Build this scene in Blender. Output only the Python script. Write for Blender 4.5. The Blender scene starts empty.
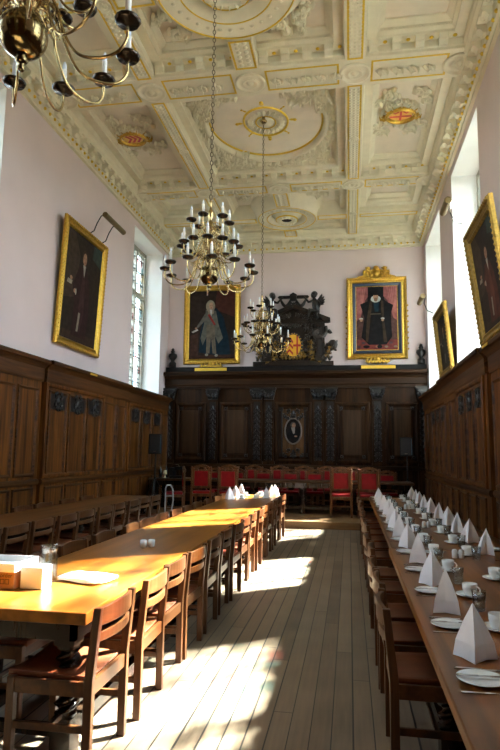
import bpy, bmesh, math, random
from mathutils import Vector, Matrix
PI = math.pi
R = random.Random(7)
SKY, SUN, EXPO = 11.5, 370., 0.5
SUNDIR = (-2.4, -1.8, -3.05)
SC = bpy.context.scene
COL = SC.collection

# ------------------------------------------------------------------ materials
MATS = {}
def new_mat(name):
    m = bpy.data.materials.new(name); m.use_nodes = True
    nt = m.node_tree; b = nt.nodes['Principled BSDF']
    return m, nt, b
def mat(name, col, rough=.6, metal=0., var=.12, scale=8., bump=0., spec=.5, stretch=(1, 1, 1)):
    """plain surface with a slow noise in tone, roughness and relief"""
    if name in MATS: return MATS[name]
    m, nt, b = new_mat(name); N = nt.nodes; L = nt.links
    tc = N.new('ShaderNodeTexCoord'); mp = N.new('ShaderNodeMapping'); mp.inputs['Scale'].default_value = stretch
    no = N.new('ShaderNodeTexNoise'); no.inputs['Scale'].default_value = scale; no.inputs['Detail'].default_value = 5
    L.new(tc.outputs['Object'], mp.inputs['Vector']); L.new(mp.outputs['Vector'], no.inputs['Vector'])
    cr = N.new('ShaderNodeValToRGB')
    cr.color_ramp.elements[0].position = .3; cr.color_ramp.elements[1].position = .7
    cr.color_ramp.elements[0].color = [c*(1-var) for c in col]+[1]
    cr.color_ramp.elements[1].color = [min(1, c*(1+var)) for c in col]+[1]
    L.new(no.outputs['Fac'], cr.inputs['Fac']); L.new(cr.outputs['Color'], b.inputs['Base Color'])
    b.inputs['Roughness'].default_value = rough; b.inputs['Metallic'].default_value = metal
    b.inputs['Specular IOR Level'].default_value = spec
    if bump:
        bu = N.new('ShaderNodeBump'); bu.inputs['Strength'].default_value = bump; bu.inputs['Distance'].default_value = .01
        L.new(no.outputs['Fac'], bu.inputs['Height']); L.new(bu.outputs['Normal'], b.inputs['Normal'])
    MATS[name] = m
    return m
def wood(name, c0, c1, axis='z', rough=.4, scale=1., spec=.5, bump=.15, coat=0.):
    """grain streaks running along one axis"""
    if name in MATS: return MATS[name]
    m, nt, b = new_mat(name); N = nt.nodes; L = nt.links
    tc = N.new('ShaderNodeTexCoord'); mp = N.new('ShaderNodeMapping')
    s = {'x': (1.2, 22, 22), 'y': (22, 1.2, 22), 'z': (22, 22, 1.2)}[axis]
    mp.inputs['Scale'].default_value = [k*scale for k in s]
    L.new(tc.outputs['Object'], mp.inputs['Vector'])
    no = N.new('ShaderNodeTexNoise'); no.inputs['Scale'].default_value = 1.; no.inputs['Detail'].default_value = 6
    no.inputs['Distortion'].default_value = .6
    n2 = N.new('ShaderNodeTexNoise'); n2.inputs['Scale'].default_value = .35; n2.inputs['Detail'].default_value = 2
    L.new(mp.outputs['Vector'], no.inputs['Vector']); L.new(mp.outputs['Vector'], n2.inputs['Vector'])
    ad = N.new('ShaderNodeMath'); ad.operation = 'ADD'; L.new(no.outputs['Fac'], ad.inputs[0]); L.new(n2.outputs['Fac'], ad.inputs[1])
    cr = N.new('ShaderNodeValToRGB'); e = cr.color_ramp.elements
    e[0].position = .38; e[1].position = .62
    e[0].color = list(c0)+[1]; e[1].color = list(c1)+[1]
    hf = N.new('ShaderNodeMath'); hf.operation = 'MULTIPLY'; hf.inputs[1].default_value = .5
    L.new(ad.outputs[0], hf.inputs[0]); L.new(hf.outputs[0], cr.inputs['Fac'])
    L.new(cr.outputs['Color'], b.inputs['Base Color'])
    b.inputs['Roughness'].default_value = rough; b.inputs['Specular IOR Level'].default_value = spec
    b.inputs['Coat Weight'].default_value = coat; b.inputs['Coat Roughness'].default_value = .2
    bu = N.new('ShaderNodeBump'); bu.inputs['Strength'].default_value = bump; bu.inputs['Distance'].default_value = .004
    L.new(no.outputs['Fac'], bu.inputs['Height']); L.new(bu.outputs['Normal'], b.inputs['Normal'])
    MATS[name] = m
    return m
def floor_mat():
    m, nt, b = new_mat('floor_boards'); N = nt.nodes; L = nt.links
    def math_(op, a, c=None, d=None):
        n = N.new('ShaderNodeMath'); n.operation = op
        for i, q in enumerate((a, c, d)):
            if q is None: continue
            if isinstance(q, (int, float)): n.inputs[i].default_value = q
            else: L.new(q, n.inputs[i])
        return n.outputs[0]
    tc = N.new('ShaderNodeTexCoord'); sp = N.new('ShaderNodeSeparateXYZ'); L.new(tc.outputs['Object'], sp.inputs[0])
    u = math_('DIVIDE', sp.outputs['X'], .118); col = math_('FLOOR', u); fr = math_('FRACT', u)
    w1 = N.new('ShaderNodeTexWhiteNoise'); w1.noise_dimensions = '1D'; L.new(col, w1.inputs['W'])
    y = math_('DIVIDE', math_('ADD', sp.outputs['Y'], math_('MULTIPLY', w1.outputs['Value'], 9.)), 3.2)
    row = math_('FLOOR', y); fy = math_('FRACT', y)
    w2 = N.new('ShaderNodeTexWhiteNoise'); w2.noise_dimensions = '2D'
    cb = N.new('ShaderNodeCombineXYZ'); L.new(col, cb.inputs[0]); L.new(row, cb.inputs[1]); L.new(cb.outputs[0], w2.inputs['Vector'])
    mp = N.new('ShaderNodeMapping'); mp.inputs['Scale'].default_value = (40, 2.2, 1); L.new(tc.outputs['Object'], mp.inputs['Vector'])
    no = N.new('ShaderNodeTexNoise'); no.inputs['Scale'].default_value = 1; no.inputs['Detail'].default_value = 7; L.new(mp.outputs['Vector'], no.inputs['Vector'])
    n2 = N.new('ShaderNodeTexNoise'); n2.inputs['Scale'].default_value = 2.3; n2.inputs['Detail'].default_value = 4; L.new(tc.outputs['Object'], n2.inputs['Vector'])
    t = math_('ADD', math_('MULTIPLY', w2.outputs['Value'], .26), math_('ADD', math_('MULTIPLY', no.outputs['Fac'], .5), math_('MULTIPLY', n2.outputs['Fac'], .34)))
    cr = N.new('ShaderNodeValToRGB'); e = cr.color_ramp.elements; e[0].position = .25; e[1].position = .85
    e[0].color = (.075, .053, .031, 1); e[1].color = (.3, .232, .155, 1); L.new(t, cr.inputs['Fac'])
    g = math_('MULTIPLY', math_('GREATER_THAN', fr, math_('MULTIPLY_ADD', w1.outputs['Value'], .07, .045)), math_('GREATER_THAN', fy, .002))
    mx = N.new('ShaderNodeMix'); mx.data_type = 'RGBA'; L.new(g, mx.inputs[0])
    mx.inputs[6].default_value = (.012, .01, .008, 1); L.new(cr.outputs['Color'], mx.inputs[7]); L.new(mx.outputs[2], b.inputs['Base Color'])
    L.new(math_('MULTIPLY_ADD', no.outputs['Fac'], .3, .34), b.inputs['Roughness'])
    bu = N.new('ShaderNodeBump'); bu.inputs['Strength'].default_value = .5; bu.inputs['Distance'].default_value = .004
    L.new(math_('ADD', g, math_('MULTIPLY', no.outputs['Fac'], .35)), bu.inputs['Height']); L.new(bu.outputs['Normal'], b.inputs['Normal'])
    return m
def glass_mat(name, col, rough=.03, gloss=.45):
    m, nt, b = new_mat(name); N = nt.nodes; L = nt.links; N.remove(b)
    t = N.new('ShaderNodeBsdfTransparent'); t.inputs['Color'].default_value = list(col)+[1]
    g = N.new('ShaderNodeBsdfGlossy'); g.inputs['Roughness'].default_value = rough
    lw = N.new('ShaderNodeLayerWeight'); pw = N.new('ShaderNodeMath'); pw.operation = 'POWER'; pw.inputs[1].default_value = 4
    L.new(lw.outputs['Facing'], pw.inputs[0]); fr = N.new('ShaderNodeMath'); fr.operation = 'MULTIPLY_ADD'; fr.inputs[1].default_value = gloss; fr.inputs[2].default_value = .04+.07*(gloss > .5)
    L.new(pw.outputs[0], fr.inputs[0])
    mx = N.new('ShaderNodeMixShader'); L.new(fr.outputs[0], mx.inputs[0]); L.new(t.outputs[0], mx.inputs[1]); L.new(g.outputs[0], mx.inputs[2])
    L.new(mx.outputs[0], N['Material Output'].inputs['Surface'])
    return m
def stained_mat():
    """clear leaded quarries, a few of them tinted"""
    m = glass_mat('leaded_glass', (.9, .94, .95)); nt = m.node_tree; N = nt.nodes; L = nt.links
    t = [n for n in N if n.type == 'BSDF_TRANSPARENT'][0]
    tc = N.new('ShaderNodeTexCoord'); mp = N.new('ShaderNodeMapping'); mp.inputs['Scale'].default_value = (1, 6.5, 5); L.new(tc.outputs['Object'], mp.inputs['Vector'])
    sn = N.new('ShaderNodeVectorMath'); sn.operation = 'FLOOR'; L.new(mp.outputs[0], sn.inputs[0])
    wn = N.new('ShaderNodeTexWhiteNoise'); L.new(sn.outputs[0], wn.inputs['Vector'])
    cr = N.new('ShaderNodeValToRGB'); cr.color_ramp.interpolation = 'CONSTANT'; e = cr.color_ramp.elements
    e[0].color = (.8, .88, .9, 1); e[1].position = .72; e[1].color = (.55, .72, .8, 1)
    for p, c in ((.84, (.2, .42, .5, 1)), (.9, (.75, .6, .35, 1)), (.95, (.5, .18, .2, 1))):
        q = e.new(p); q.color = c
    L.new(wn.outputs['Value'], cr.inputs['Fac']); L.new(cr.outputs['Color'], t.inputs['Color'])
    return m

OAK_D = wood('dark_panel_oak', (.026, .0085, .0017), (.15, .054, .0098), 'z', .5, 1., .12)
OAK_DX = wood('dark_panel_oak_cross', (.022, .0078, .0017), (.095, .036, .0075), 'y', .5, 1., .18)
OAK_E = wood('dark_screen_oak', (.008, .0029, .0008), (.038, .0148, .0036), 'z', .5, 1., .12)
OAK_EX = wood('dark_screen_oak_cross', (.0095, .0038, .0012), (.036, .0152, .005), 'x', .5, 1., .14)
CARVE = mat('carved_black_oak', (.0085, .0068, .0062), .33, 0, .3, 30, 0, .32)
BLK_OAK = wood('blackened_oak', (.004, .002, .0009), (.017, .0078, .0032), 'z', .45, 1., .25)
GILT_SH = mat('shaded_gilding', (.27, .165, .035), .5, .9, .35, 25, .2)  # same gilding with shade put into its colour, for the window-wall frames
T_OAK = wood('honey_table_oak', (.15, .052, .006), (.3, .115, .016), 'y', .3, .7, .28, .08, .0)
T_SHADED = wood('shaded_table_oak', (.085, .026, .004), (.24, .08, .014), 'y', .34, .7, .16, .08, .0)  # same wood as the honey table, its colour darkened to stand for shade
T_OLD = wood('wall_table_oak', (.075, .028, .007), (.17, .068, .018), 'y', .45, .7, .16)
T_HIGH = wood('high_table_oak', (.03, .014, .005), (.08, .036, .013), 'x', .4, 1., .3)
LEG_BLK = wood('turned_black_oak', (.008, .0045, .0025), (.03, .016, .008), 'z', .25)
CH_OAK = wood('chair_oak', (.045, .0155, .0045), (.115, .041, .0115), 'z', .38, 1., .35)
CH_OAKY = wood('chair_oak_cross', (.045, .0155, .0045), (.115, .041, .0115), 'y', .38, 1., .35)
CH_SEAT = mat('chair_tan_hide', (.13, .036, .0125), .5, 0, .18, 14, .05, .3)
CR_OAK = wood('carver_oak', (.05, .02, .007), (.16, .066, .021), 'z', .4, 1., .3)
RED = mat('red_leather', (.22, .002, .006), .5, 0, .15, 12, .05, .25)
PLASTER = mat('ceiling_plaster', (.66, .61, .445), .75, 0, .05, 5, .1)
PL_PANEL = mat('ceiling_panel_plaster', (.66, .59, .455), .8, 0, .06, 3, .05)
GILT = mat('gilding', (.47, .29, .05), .4, 1, .3, 30, .2)
GILT_P = mat('gold_leaf_line', (.66, .44, .035), .4, .5, .12, 20)
WALL = mat('pink_plaster', (.685, .585, .585), .85, 0, .035, 1.2, .04)
REVEAL = mat('white_reveal_plaster', (.8, .8, .78), .85, 0, .03, 2, .04)
STONE = mat('window_stone', (.33, .32, .27), .85, 0, .12, 9, .15)
LEAD = mat('window_lead', (.02, .03, .032), .5, .3, .1)
BRASS = mat('polished_brass', (.5, .37, .17), .2, 1, .12, 12)
BRASS_D = mat('aged_brass_ball', (.23, .17, .075), .17, 1, .25, 9)
PAN = mat('bronze_drip_pan', (.035, .022, .012), .22, .6, .2, 20)
WAX = mat('candle_white', (.86, .84, .78), .45, 0, .03)
BULB = mat('frosted_bulb', (.86, .92, 1.), .15, 0, .02)
NAPKIN = mat('white_napkin', (.88, .85, .87), .85, 0, .03, 14, .08)
CHINA = mat('white_china', (.84, .84, .82), .14, 0, .015, 4)
STEEL = mat('cutlery_steel', (.6, .6, .6), .16, 1, .05)
GLASS = glass_mat('tumbler_glass', (.86, .89, .9), .04, .9)
BLACK = mat('black_plastic', (.004, .0045, .0055), .5, 0, .2, 20, 0, .2)
GREY_M = mat('dark_metal', (.03, .035, .04), .35, .7, .1)
BLUE_M = mat('blue_grey_grille', (.05, .1, .14), .4, .4, .1)
PAPER = mat('white_paper', (.88, .88, .88), .7, 0, .02)
CARD = mat('brown_card', (.42, .2, .075), .8, 0, .1, 20)
INK = mat('black_ink', (.02, .014, .01), .7)
CREAMW = mat('cream_glow', (.75, .66, .42), .5)
def paint(c):
    return mat('oil_paint_%02x%02x%02x' % tuple(int(255*min(1, q)**.4545) for q in c), [q*.62 for q in c], .55, 0, .3, 9, .05, .05)

# ------------------------------------------------------------------ mesh builder
class MB:
    def __init__(s): s.v = []; s.f = []; s.mi = []; s.sm = []
    def add(s, vs, fs, mi=0, smooth=False):
        n = len(s.v); s.v += [tuple(v) for v in vs]
        for f in fs: s.f.append([n+i for i in f]); s.mi.append(mi); s.sm.append(smooth)
    def box(s, x0, x1, y0, y1, z0, z1, mi=0, P=None, M=None):
        vs = [(x, y, z) for x in (x0, x1) for y in (y0, y1) for z in (z0, z1)]
        if P: vs = [P(*v) for v in vs]
        if M: vs = [M @ Vector(v) for v in vs]
        s.add(vs, [(0, 1, 3, 2), (4, 6, 7, 5), (0, 4, 5, 1), (2, 3, 7, 6), (0, 2, 6, 4), (1, 5, 7, 3)], mi)
    def tube(s, pts, r, n=8, mi=0, caps=True, flat=1.):
        pts = [Vector(p) for p in pts]; k = len(pts)
        rs = r if isinstance(r, (list, tuple)) else [r]*k
        t0 = (pts[1]-pts[0]).normalized()
        a = Vector((0, 0, 1)) if abs(t0.z) < .9 else Vector((1, 0, 0))
        nx = t0.cross(a).normalized(); vs = []
        for i in range(k):
            t = (pts[min(i+1, k-1)]-pts[max(i-1, 0)])
            t = t.normalized() if t.length > 1e-9 else t0
            nx = (nx-t*nx.dot(t))
            nx = nx.normalized() if nx.length > 1e-6 else t.orthogonal().normalized()
            ny = t.cross(nx)
            for j in range(n):
                q = 2*PI*j/n
                vs.append(pts[i]+nx*math.cos(q)*rs[i]+ny*math.sin(q)*rs[i]*flat)
        fs = [(i*n+j, i*n+(j+1) % n, (i+1)*n+(j+1) % n, (i+1)*n+j) for i in range(k-1) for j in range(n)]
        s.add(vs, fs, mi, True)
        if caps: s.add(vs[:n], [tuple(range(n))], mi); s.add(vs[-n:], [tuple(range(n))], mi)
    def lathe(s, prof, n=16, o=(0, 0, 0), mi=0, P=None, squash=(1, 1), smooth=True):
        vs = []; k = len(prof)
        for r, z in prof:
            for j in range(n):
                q = 2*PI*j/n; v = (o[0]+r*math.cos(q)*squash[0], o[1]+r*math.sin(q)*squash[1], o[2]+z)
                vs.append(P(*v) if P else v)
        fs = [(i*n+j, i*n+(j+1) % n, (i+1)*n+(j+1) % n, (i+1)*n+j) for i in range(k-1) for j in range(n)]
        if prof[0][0] > 1e-6: fs.append(tuple(range(n)))
        if prof[-1][0] > 1e-6: fs.append(tuple((k-1)*n+j for j in range(n)))
        s.add(vs, fs, mi, smooth)
    def ring(s, P, cx, cy, a, b, prof, n=48, mi=0, q0=0, q1=2*PI):
        """elliptical moulding: profile of (offset outward, height)"""
        k = len(prof); full = abs(q1-q0-2*PI) < 1e-6; m = n if full else n+1; vs = []
        for i in range(m):
            q = q0+(q1-q0)*i/n
            for o, h in prof: vs.append(P(cx+(a+o)*math.cos(q), cy+(b+o)*math.sin(q), h))
        fs = []
        for i in range(n):
            j = (i+1) % m
            for c in range(k-1): fs.append((i*k+c, j*k+c, j*k+c+1, i*k+c+1))
        s.add(vs, fs, mi, True)
    def frame(s, P, u0, u1, v0, v1, prof, mi=0, fill=None, smooth=False):
        """mitred rectangular moulding, profile of (inset, height); fill closes the inside at the last height"""
        vs = []
        for i, h in prof:
            vs += [P(u0+i, v0+i, h), P(u1-i, v0+i, h), P(u1-i, v1-i, h), P(u0+i, v1-i, h)]
        fs = [(c*4+j, c*4+(j+1) % 4, c*4+4+(j+1) % 4, c*4+4+j) for c in range(len(prof)-1) for j in range(4)]
        s.add(vs, fs, mi, smooth)
        if fill is not None: s.add(vs[-4:], [(0, 1, 2, 3)], fill)
    def run(s, P, u0, u1, prof, mi=0):
        """straight moulding along u: profile of (v, height)"""
        k = len(prof)
        vs = [P(u0, v, h) for v, h in prof]+[P(u1, v, h) for v, h in prof]
        s.add(vs, [(i, i+1, k+i+1, k+i) for i in range(k-1)]+[tuple(range(k)), tuple(range(k, 2*k))], mi)
    def prism(s, P, poly, h0, h1, mi=0):
        k = len(poly); vs = [P(u, v, h0) for u, v in poly]+[P(u, v, h1) for u, v in poly]
        s.add(vs, [tuple(range(k)), tuple(range(k, 2*k))]+[(i, (i+1) % k, k+(i+1) % k, k+i) for i in range(k)], mi)
    def leaf(s, P, u, v, a, L, W, H, mi=0):
        c, d = math.cos(a), math.sin(a)
        q = lambda x, y, h: P(u+x*c-y*d, v+x*d+y*c, h)
        s.add([q(0, 0, 0), q(L*.3, W, H*.2), q(L*.75, W*.7, H*.15), q(L, 0, H*.5), q(L*.75, -W*.7, H*.15), q(L*.3, -W, H*.2), q(L*.35, 0, H), q(L*.75, 0, H*.9)],
              [(0, 6, 1), (0, 5, 6), (1, 6, 7, 2), (5, 4, 7, 6), (2, 7, 3), (4, 3, 7)], mi, False)
    def scroll(s, P, u, v, a, size, turn=1, w=.12, H=.05, mi=0, leaves=True, n=14, turns=1.35):
        """a C-scroll: a strand that leaves (u,v) along angle a and rolls up into a volute, with leaves on its outer side"""
        pts = []; rs = []; x, y, ang = u, v, a; L = size*2.6/n
        for i in range(n+1):
            t = i/n
            pts.append(P(x, y, H*(.45+.35*math.sin(PI*t)))); rs.append(size*w*(.65+.5*math.sin(PI*t)))
            if leaves and i % 3 == 1: s.leaf(P, x, y, ang-turn*(.7+.5*R.random()), size*.42*(1-.4*t), size*.13, H*1.3, mi)
            ang += turn*(2*PI*turns/n)*(.35+1.3*t); x += L*math.cos(ang)*(1-.62*t); y += L*math.sin(ang)*(1-.62*t)
        s.tube(pts, rs, 6, mi)
        p = P(x, y, H*.6); r = size*w*1.5
        s.ball(p, r, mi, 6, 4)
    def ball(s, c, r, mi=0, n=10, k=6, sc=(1, 1, 1)):
        vs = [(c[0], c[1], c[2]-r*sc[2])]
        for i in range(1, k):
            q = -PI/2+PI*i/k
            for j in range(n):
                vs.append((c[0]+r*sc[0]*math.cos(q)*math.cos(2*PI*j/n), c[1]+r*sc[1]*math.cos(q)*math.sin(2*PI*j/n), c[2]+r*sc[2]*math.sin(q)))
        vs.append((c[0], c[1], c[2]+r*sc[2])); e = len(vs)-1
        fs = [(0, 1+(j+1) % n, 1+j) for j in range(n)]+[(e, e-n+j, e-n+(j+1) % n) for j in range(n)]
        fs += [(1+i*n+j, 1+i*n+(j+1) % n, 1+(i+1)*n+(j+1) % n, 1+(i+1)*n+j) for i in range(k-2) for j in range(n)]
        s.add(vs, fs, mi, True)
    def build(s, name, mats, parent=None, loc=None, bevel=0., seg=2):
        me = bpy.data.meshes.new(name); me.from_pydata(s.v, [], s.f)
        for m in (mats if isinstance(mats, (list, tuple)) else [mats]): me.materials.append(m)
        me.polygons.foreach_set('material_index', s.mi); me.polygons.foreach_set('use_smooth', s.sm)
        bm = bmesh.new(); bm.from_mesh(me); bmesh.ops.recalc_face_normals(bm, faces=bm.faces); bm.to_mesh(me); bm.free(); me.update()
        o = bpy.data.objects.new(name, me); COL.objects.link(o)
        if parent: o.parent = parent
        if loc is not None: o.location = loc
        if bevel:
            b = o.modifiers.new('bevel', 'BEVEL'); b.width = bevel; b.segments = seg; b.limit_method = 'ANGLE'
        return o
def empty(name, loc=(0, 0, 0), rz=0.):
    o = bpy.data.objects.new(name, None); COL.objects.link(o); o.location = loc; o.rotation_euler = (0, 0, rz); o.empty_display_size = .1
    return o
def tag(o, label=None, cat=None, group=None, kind=None):
    if label: o['label'] = label
    if cat: o['category'] = cat
    if group: o['group'] = group
    if kind: o['kind'] = kind
    return o
def copy_tree(o, parent=None):
    c = o.copy(); COL.objects.link(c)
    if parent: c.parent = parent
    for ch in list(o.children): copy_tree(ch, c)
    return c
ORD = ['first', 'second', 'third', 'fourth', 'fifth', 'sixth', 'seventh', 'eighth', 'ninth', 'tenth', 'eleventh', 'twelfth', 'thirteenth',
       'fourteenth', 'fifteenth', 'sixteenth', 'seventeenth', 'eighteenth', 'nineteenth', 'twentieth']
def ident(u, v, w): return (u, v, w)

# ------------------------------------------------------------------ the room
LX, RX, EY, BY = -5.17, 2.07, 16.2, -2.2
CXM = -1.55
DEP = .66
WTOP, WSILL = 7.1, 3.06
RWIN = [(13.25, 15.75), (9.25, 11.7), (5.25, 7.7), (1.25, 3.7)]
LWIN = [(13.25, 15.5), (5.25, 7.7), (1.25, 3.7)]

m = MB(); m.box(LX-DEP, RX+DEP, BY-.3, 12.5, -.2, 0); f = m.build('floor', floor_mat()); tag(f, kind='structure')
m = MB(); m.box(LX, RX, 12.5, EY, 0, .15); m.box(LX+.01, RX-.01, 12.46, 12.5, .1, .15)
o = m.build('floor_dais', wood('dais_boards', (.11, .06, .025), (.24, .14, .06), 'x', .4, .6)); tag(o, kind='structure')

def wall_side(name, x0, x1, wins, inner):
    m = MB(); ys = sorted([(a, b) for a, b in wins]); c = BY-.3
    for a, b in ys:
        m.box(x0, x1, c, a, 0, 8.3); m.box(x0, x1, a, b, 0, WSILL); m.box(x0, x1, a, b, WTOP, 8.3); c = b
    m.box(x0, x1, c, EY+.3, 0, 8.3)
    o = m.build(name, WALL); tag(o, kind='structure')
    m = MB()                                   # white plaster lining of every reveal
    for a, b in ys:
        t = .012; lo, hi = min(x0, x1), max(x0, x1)
        if inner == lo: lo += .0
        m.box(lo, hi, a, a+t, WSILL, WTOP); m.box(lo, hi, b-t, b, WSILL, WTOP)
        m.box(lo, hi, a+t, b-t, WTOP-t, WTOP); m.box(lo, hi, a+t, b-t, WSILL, WSILL+t)
    r = m.build('window_reveal', REVEAL, o); return o
wall_side('wall_left', LX-DEP, LX, LWIN, LX)
wall_side('wall_right', RX, RX+DEP, RWIN, RX)
m = MB(); m.box(LX-DEP, RX+DEP, EY, EY+.3, 0, 8.3); tag(m.build('wall_end', WALL), kind='structure')
m = MB(); m.box(LX-DEP, RX+DEP, BY-.3, BY, 0, 8.3); tag(m.build('wall_back', OAK_D), kind='structure')

STAIN = stained_mat()
def window(n, x, s, a, b):
    """stone frame with two mullions and a transom, leaded quarries and glass; s = +1 when the room lies towards +x"""
    w = empty('window_%d' % n, (x, (a+b)/2, WSILL)); tag(w, kind='structure')
    W = (b-a)/2-.012; H = WTOP-WSILL; z0 = .012; z1 = H-.012; tr = H*.68
    m = MB()
    m.box(-.06, .06, -W, -W+.11, z0, z1); m.box(-.06, .06, W-.11, W, z0, z1)
    m.box(-.06, .06, -W+.11, W-.11, z1-.11, z1); m.box(-.06, .06, -W+.11, W-.11, z0, z0+.1)
    m.build('window_frame', STONE, w, bevel=.012)
    m = MB()
    for y in (-W/3-.02, W/3+.02): m.box(-.055, .055, y-.045, y+.045, z0+.1, tr-.05); m.box(-.055, .055, y-.045, y+.045, tr+.05, z1-.11)
    m.build('mullion', STONE, w, bevel=.012)
    m = MB(); m.box(-.055, .055, -W+.11, W-.11, tr-.05, tr+.05); m.build('transom', STONE, w, bevel=.012)
    m = MB(); y = -W+.11
    while y < W-.1: m.box(-.006, .006, y-.008, y+.008, z0+.1, z1-.11); y += .154
    z = z0+.1
    while z < z1-.1: m.box(-.0065, .0065, -W+.11, W-.11, z-.008, z+.008); z += .17
    z = z0+.34
    while z < z1-.2: m.box(-.02, .02, -W+.11, W-.11, z-.011, z+.011); z += .34
    m.build('leading', LEAD, w)
    m = MB(); m.add([(0, -W+.1, z0+.1), (0, W-.1, z0+.1), (0, W-.1, z1-.1), (0, -W+.1, z1-.1)], [(0, 1, 2, 3)])
    m.build('window_pane', STAIN, w)
k = 1
for a, b in LWIN: window(k, LX-DEP+.12, 1, a, b); k += 1
for a, b in RWIN: window(k, RX+DEP-.12, -1, a, b); k += 1

# ------------------------------------------------------------------ ceiling
ZB, ZC = 7.6, 7.99
m = MB(); m.box(LX-DEP, RX+DEP, BY-.3, EY+.3, 8.02, 8.3)
CEIL = m.build('ceiling', PLASTER); tag(CEIL, kind='structure')
XB = [(-3.4, -3.1), (0., .3)]                     # long beams
YB = [(8.5, 9.2), (12.55, 13.1), (4.55, 5.25), (.6, 1.3)]
XL, XR, YE = LX+.3, RX-.3, EY-.3
for a, b in XB:
    m = MB(); m.box(a, b, BY, YE, ZB, 8.03); m.build('ceiling_beam', PLASTER, CEIL)
for a, b in YB:
    m = MB(); m.box(XL, XR, a, b, ZB-.001, 8.03); m.build('ceiling_beam', PLASTER, CEIL)
# wall cornice
prof = [(0, 7.25), (.06, 7.25), (.06, 7.29), (.1, 7.31), (.1, 7.36), (.12, 7.37), (.12, 7.5), (.26, 7.5), (.26, 7.55), (.3, 7.59), (.3, 8.02), (0, 8.02)]
m = MB(); m.frame(ident, LX, RX, BY, EY, prof[:-1]); m.build('cornice', PLASTER, CEIL)
# brackets and gilt beads under the corona, all round and on the sides of the cross beams
def bracket(mb, P, u, z):
    """P(u, depth, z)"""
    poly = [(0, 0), (0, -.125), (.05, -.13), (.09, -.075), (.13, -.07), (.145, 0)]
    vs = [P(u-.065, d, z+h) for d, h in poly]+[P(u+.065, d, z+h) for d, h in poly]; k = 6
    mb.add(vs, [tuple(range(k)), tuple(range(k, 12))]+[(i, (i+1) % k, k+(i+1) % k, k+i) for i in range(k)])
    for du in (-.022, .022):
        mb.tube([P(u+du, .004+.001*i, z-.02-.08*i/3) for i in range(4)], .014, 5)
mb = MB(); gb = MB()
y = 3.2
while y < EY-.25:
    for xw, s in ((LX, 1), (RX, -1)):
        bracket(mb, lambda u, d, z: (xw+s*(.125+d), u, z), y, 7.5)
        for d in (0, .17): gb.ball((xw+s*.108, y+d, 7.332), .029, 0, 8, 5)
        mb.ball((xw+s*.19, y+.18, 7.497), .035, 0, 7, 4, (1, 1, .5))
    y += .34
x = LX+.35
while x < RX-.3:
    bracket(mb, lambda u, d, z: (u, EY-.125-d, z), x, 7.5)
    for d in (0, .17): gb.ball((x+d, EY-.108, 7.332), .029, 0, 8, 5)
    x += .34
for a, b in YB[:3]:
    for yy, s in ((a, -1), (b, 1)):
        x = XL+.2
        while x < XR-.1:
            bracket(mb, lambda u, d, z: (u, yy+s*(.022+d), z), x, 7.765)
            gb.ball((x+.17, yy+s*.09, 7.757), .034, 0, 7, 4, (1, 1, .6))
            x += .34
tag(mb.build('bracket_row', PLASTER, CEIL), kind='stuff'); tag(gb.build('gilt_bead_row', GILT_P, CEIL), kind='stuff')

CP = [(-.02, ZB+.002), (.006, ZB+.002), (.006, 7.64), (.02, 7.66), (.02, 7.765), (.17, 7.765), (.17, 7.81), (.21, 7.85), (.21, 7.9), (.29, 7.96), (.29, ZC)]
CS = [(0, ZB), (.02, 7.62), (.02, 7.7), (.07, 7.74), (.07, 7.8), (.13, 7.84), (.13, 7.88), (.2, 7.92), (.2, ZC)]
RLF = 1.5      # depth of the stucco relief
def coffer(x0, x1, y0, y1, prof):
    m = MB(); m.frame(ident, x0, x1, y0, y1, prof, 0, 1)
    i = .2 if prof is CP else .14; n = .055; ed = MB()           # a row of eggs under the inner moulding
    for (ua, ub, f) in ((x0+i, x1-i, lambda t: ((t, y0+i, 7.865), (t, y1-i, 7.865))), (y0+i, y1-i, lambda t: ((x0+i, t, 7.865), (x1-i, t, 7.865)))):
        t = ua+.03
        while t < ub:
            for p in f(t): m.ball(p, .02, 0, 5, 3)
            t += n
    return m.build('coffer', [PLASTER, PL_PANEL], CEIL)
def gold_edges(x0, x1, y0, y1, z=ZB-.003, w=.032):
    m = MB()
    m.box(x0, x0+w, y0, y1, z-.004, z+.004); m.box(x1-w, x1, y0, y1, z-.004, z+.004)
    m.box(x0+w, x1-w, y0, y0+w, z-.004, z+.004); m.box(x0+w, x1-w, y1-w, y1, z-.004, z+.004)
    return m.build('gilt_line', GILT_P, CEIL)
def roundel(x, y, r=.22, z=ZB):
    m = MB(); m.lathe([(r, 0), (r, -.03), (r*.86, -.035), (r*.8, -.012), (r*.55, -.012), (r*.5, -.035), (r*.38, -.035), (r*.3, -.012), (r*.22, -.02), (r*.12, -.055), (0, -.06)], 24, (x, y, z))
    for k in range(8): m.leaf(lambda u, v, h: (u, v, z-.012-h), x+r*.3*math.cos(k*PI/4), y+r*.3*math.sin(k*PI/4), k*PI/4, r*.3, r*.09, .02)
    m.build('roundel', PLASTER, CEIL)
CZ = lambda z: (lambda u, v, h: (u, v, z-h*RLF if h > .03 else z-h))
BAYS = [('A', 9.2, 12.55), ('B', 13.1, YE), ('B', 5.25, 8.5), ('A', 1.3, 4.55), ('B', BY+.3, .6)]
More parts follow.
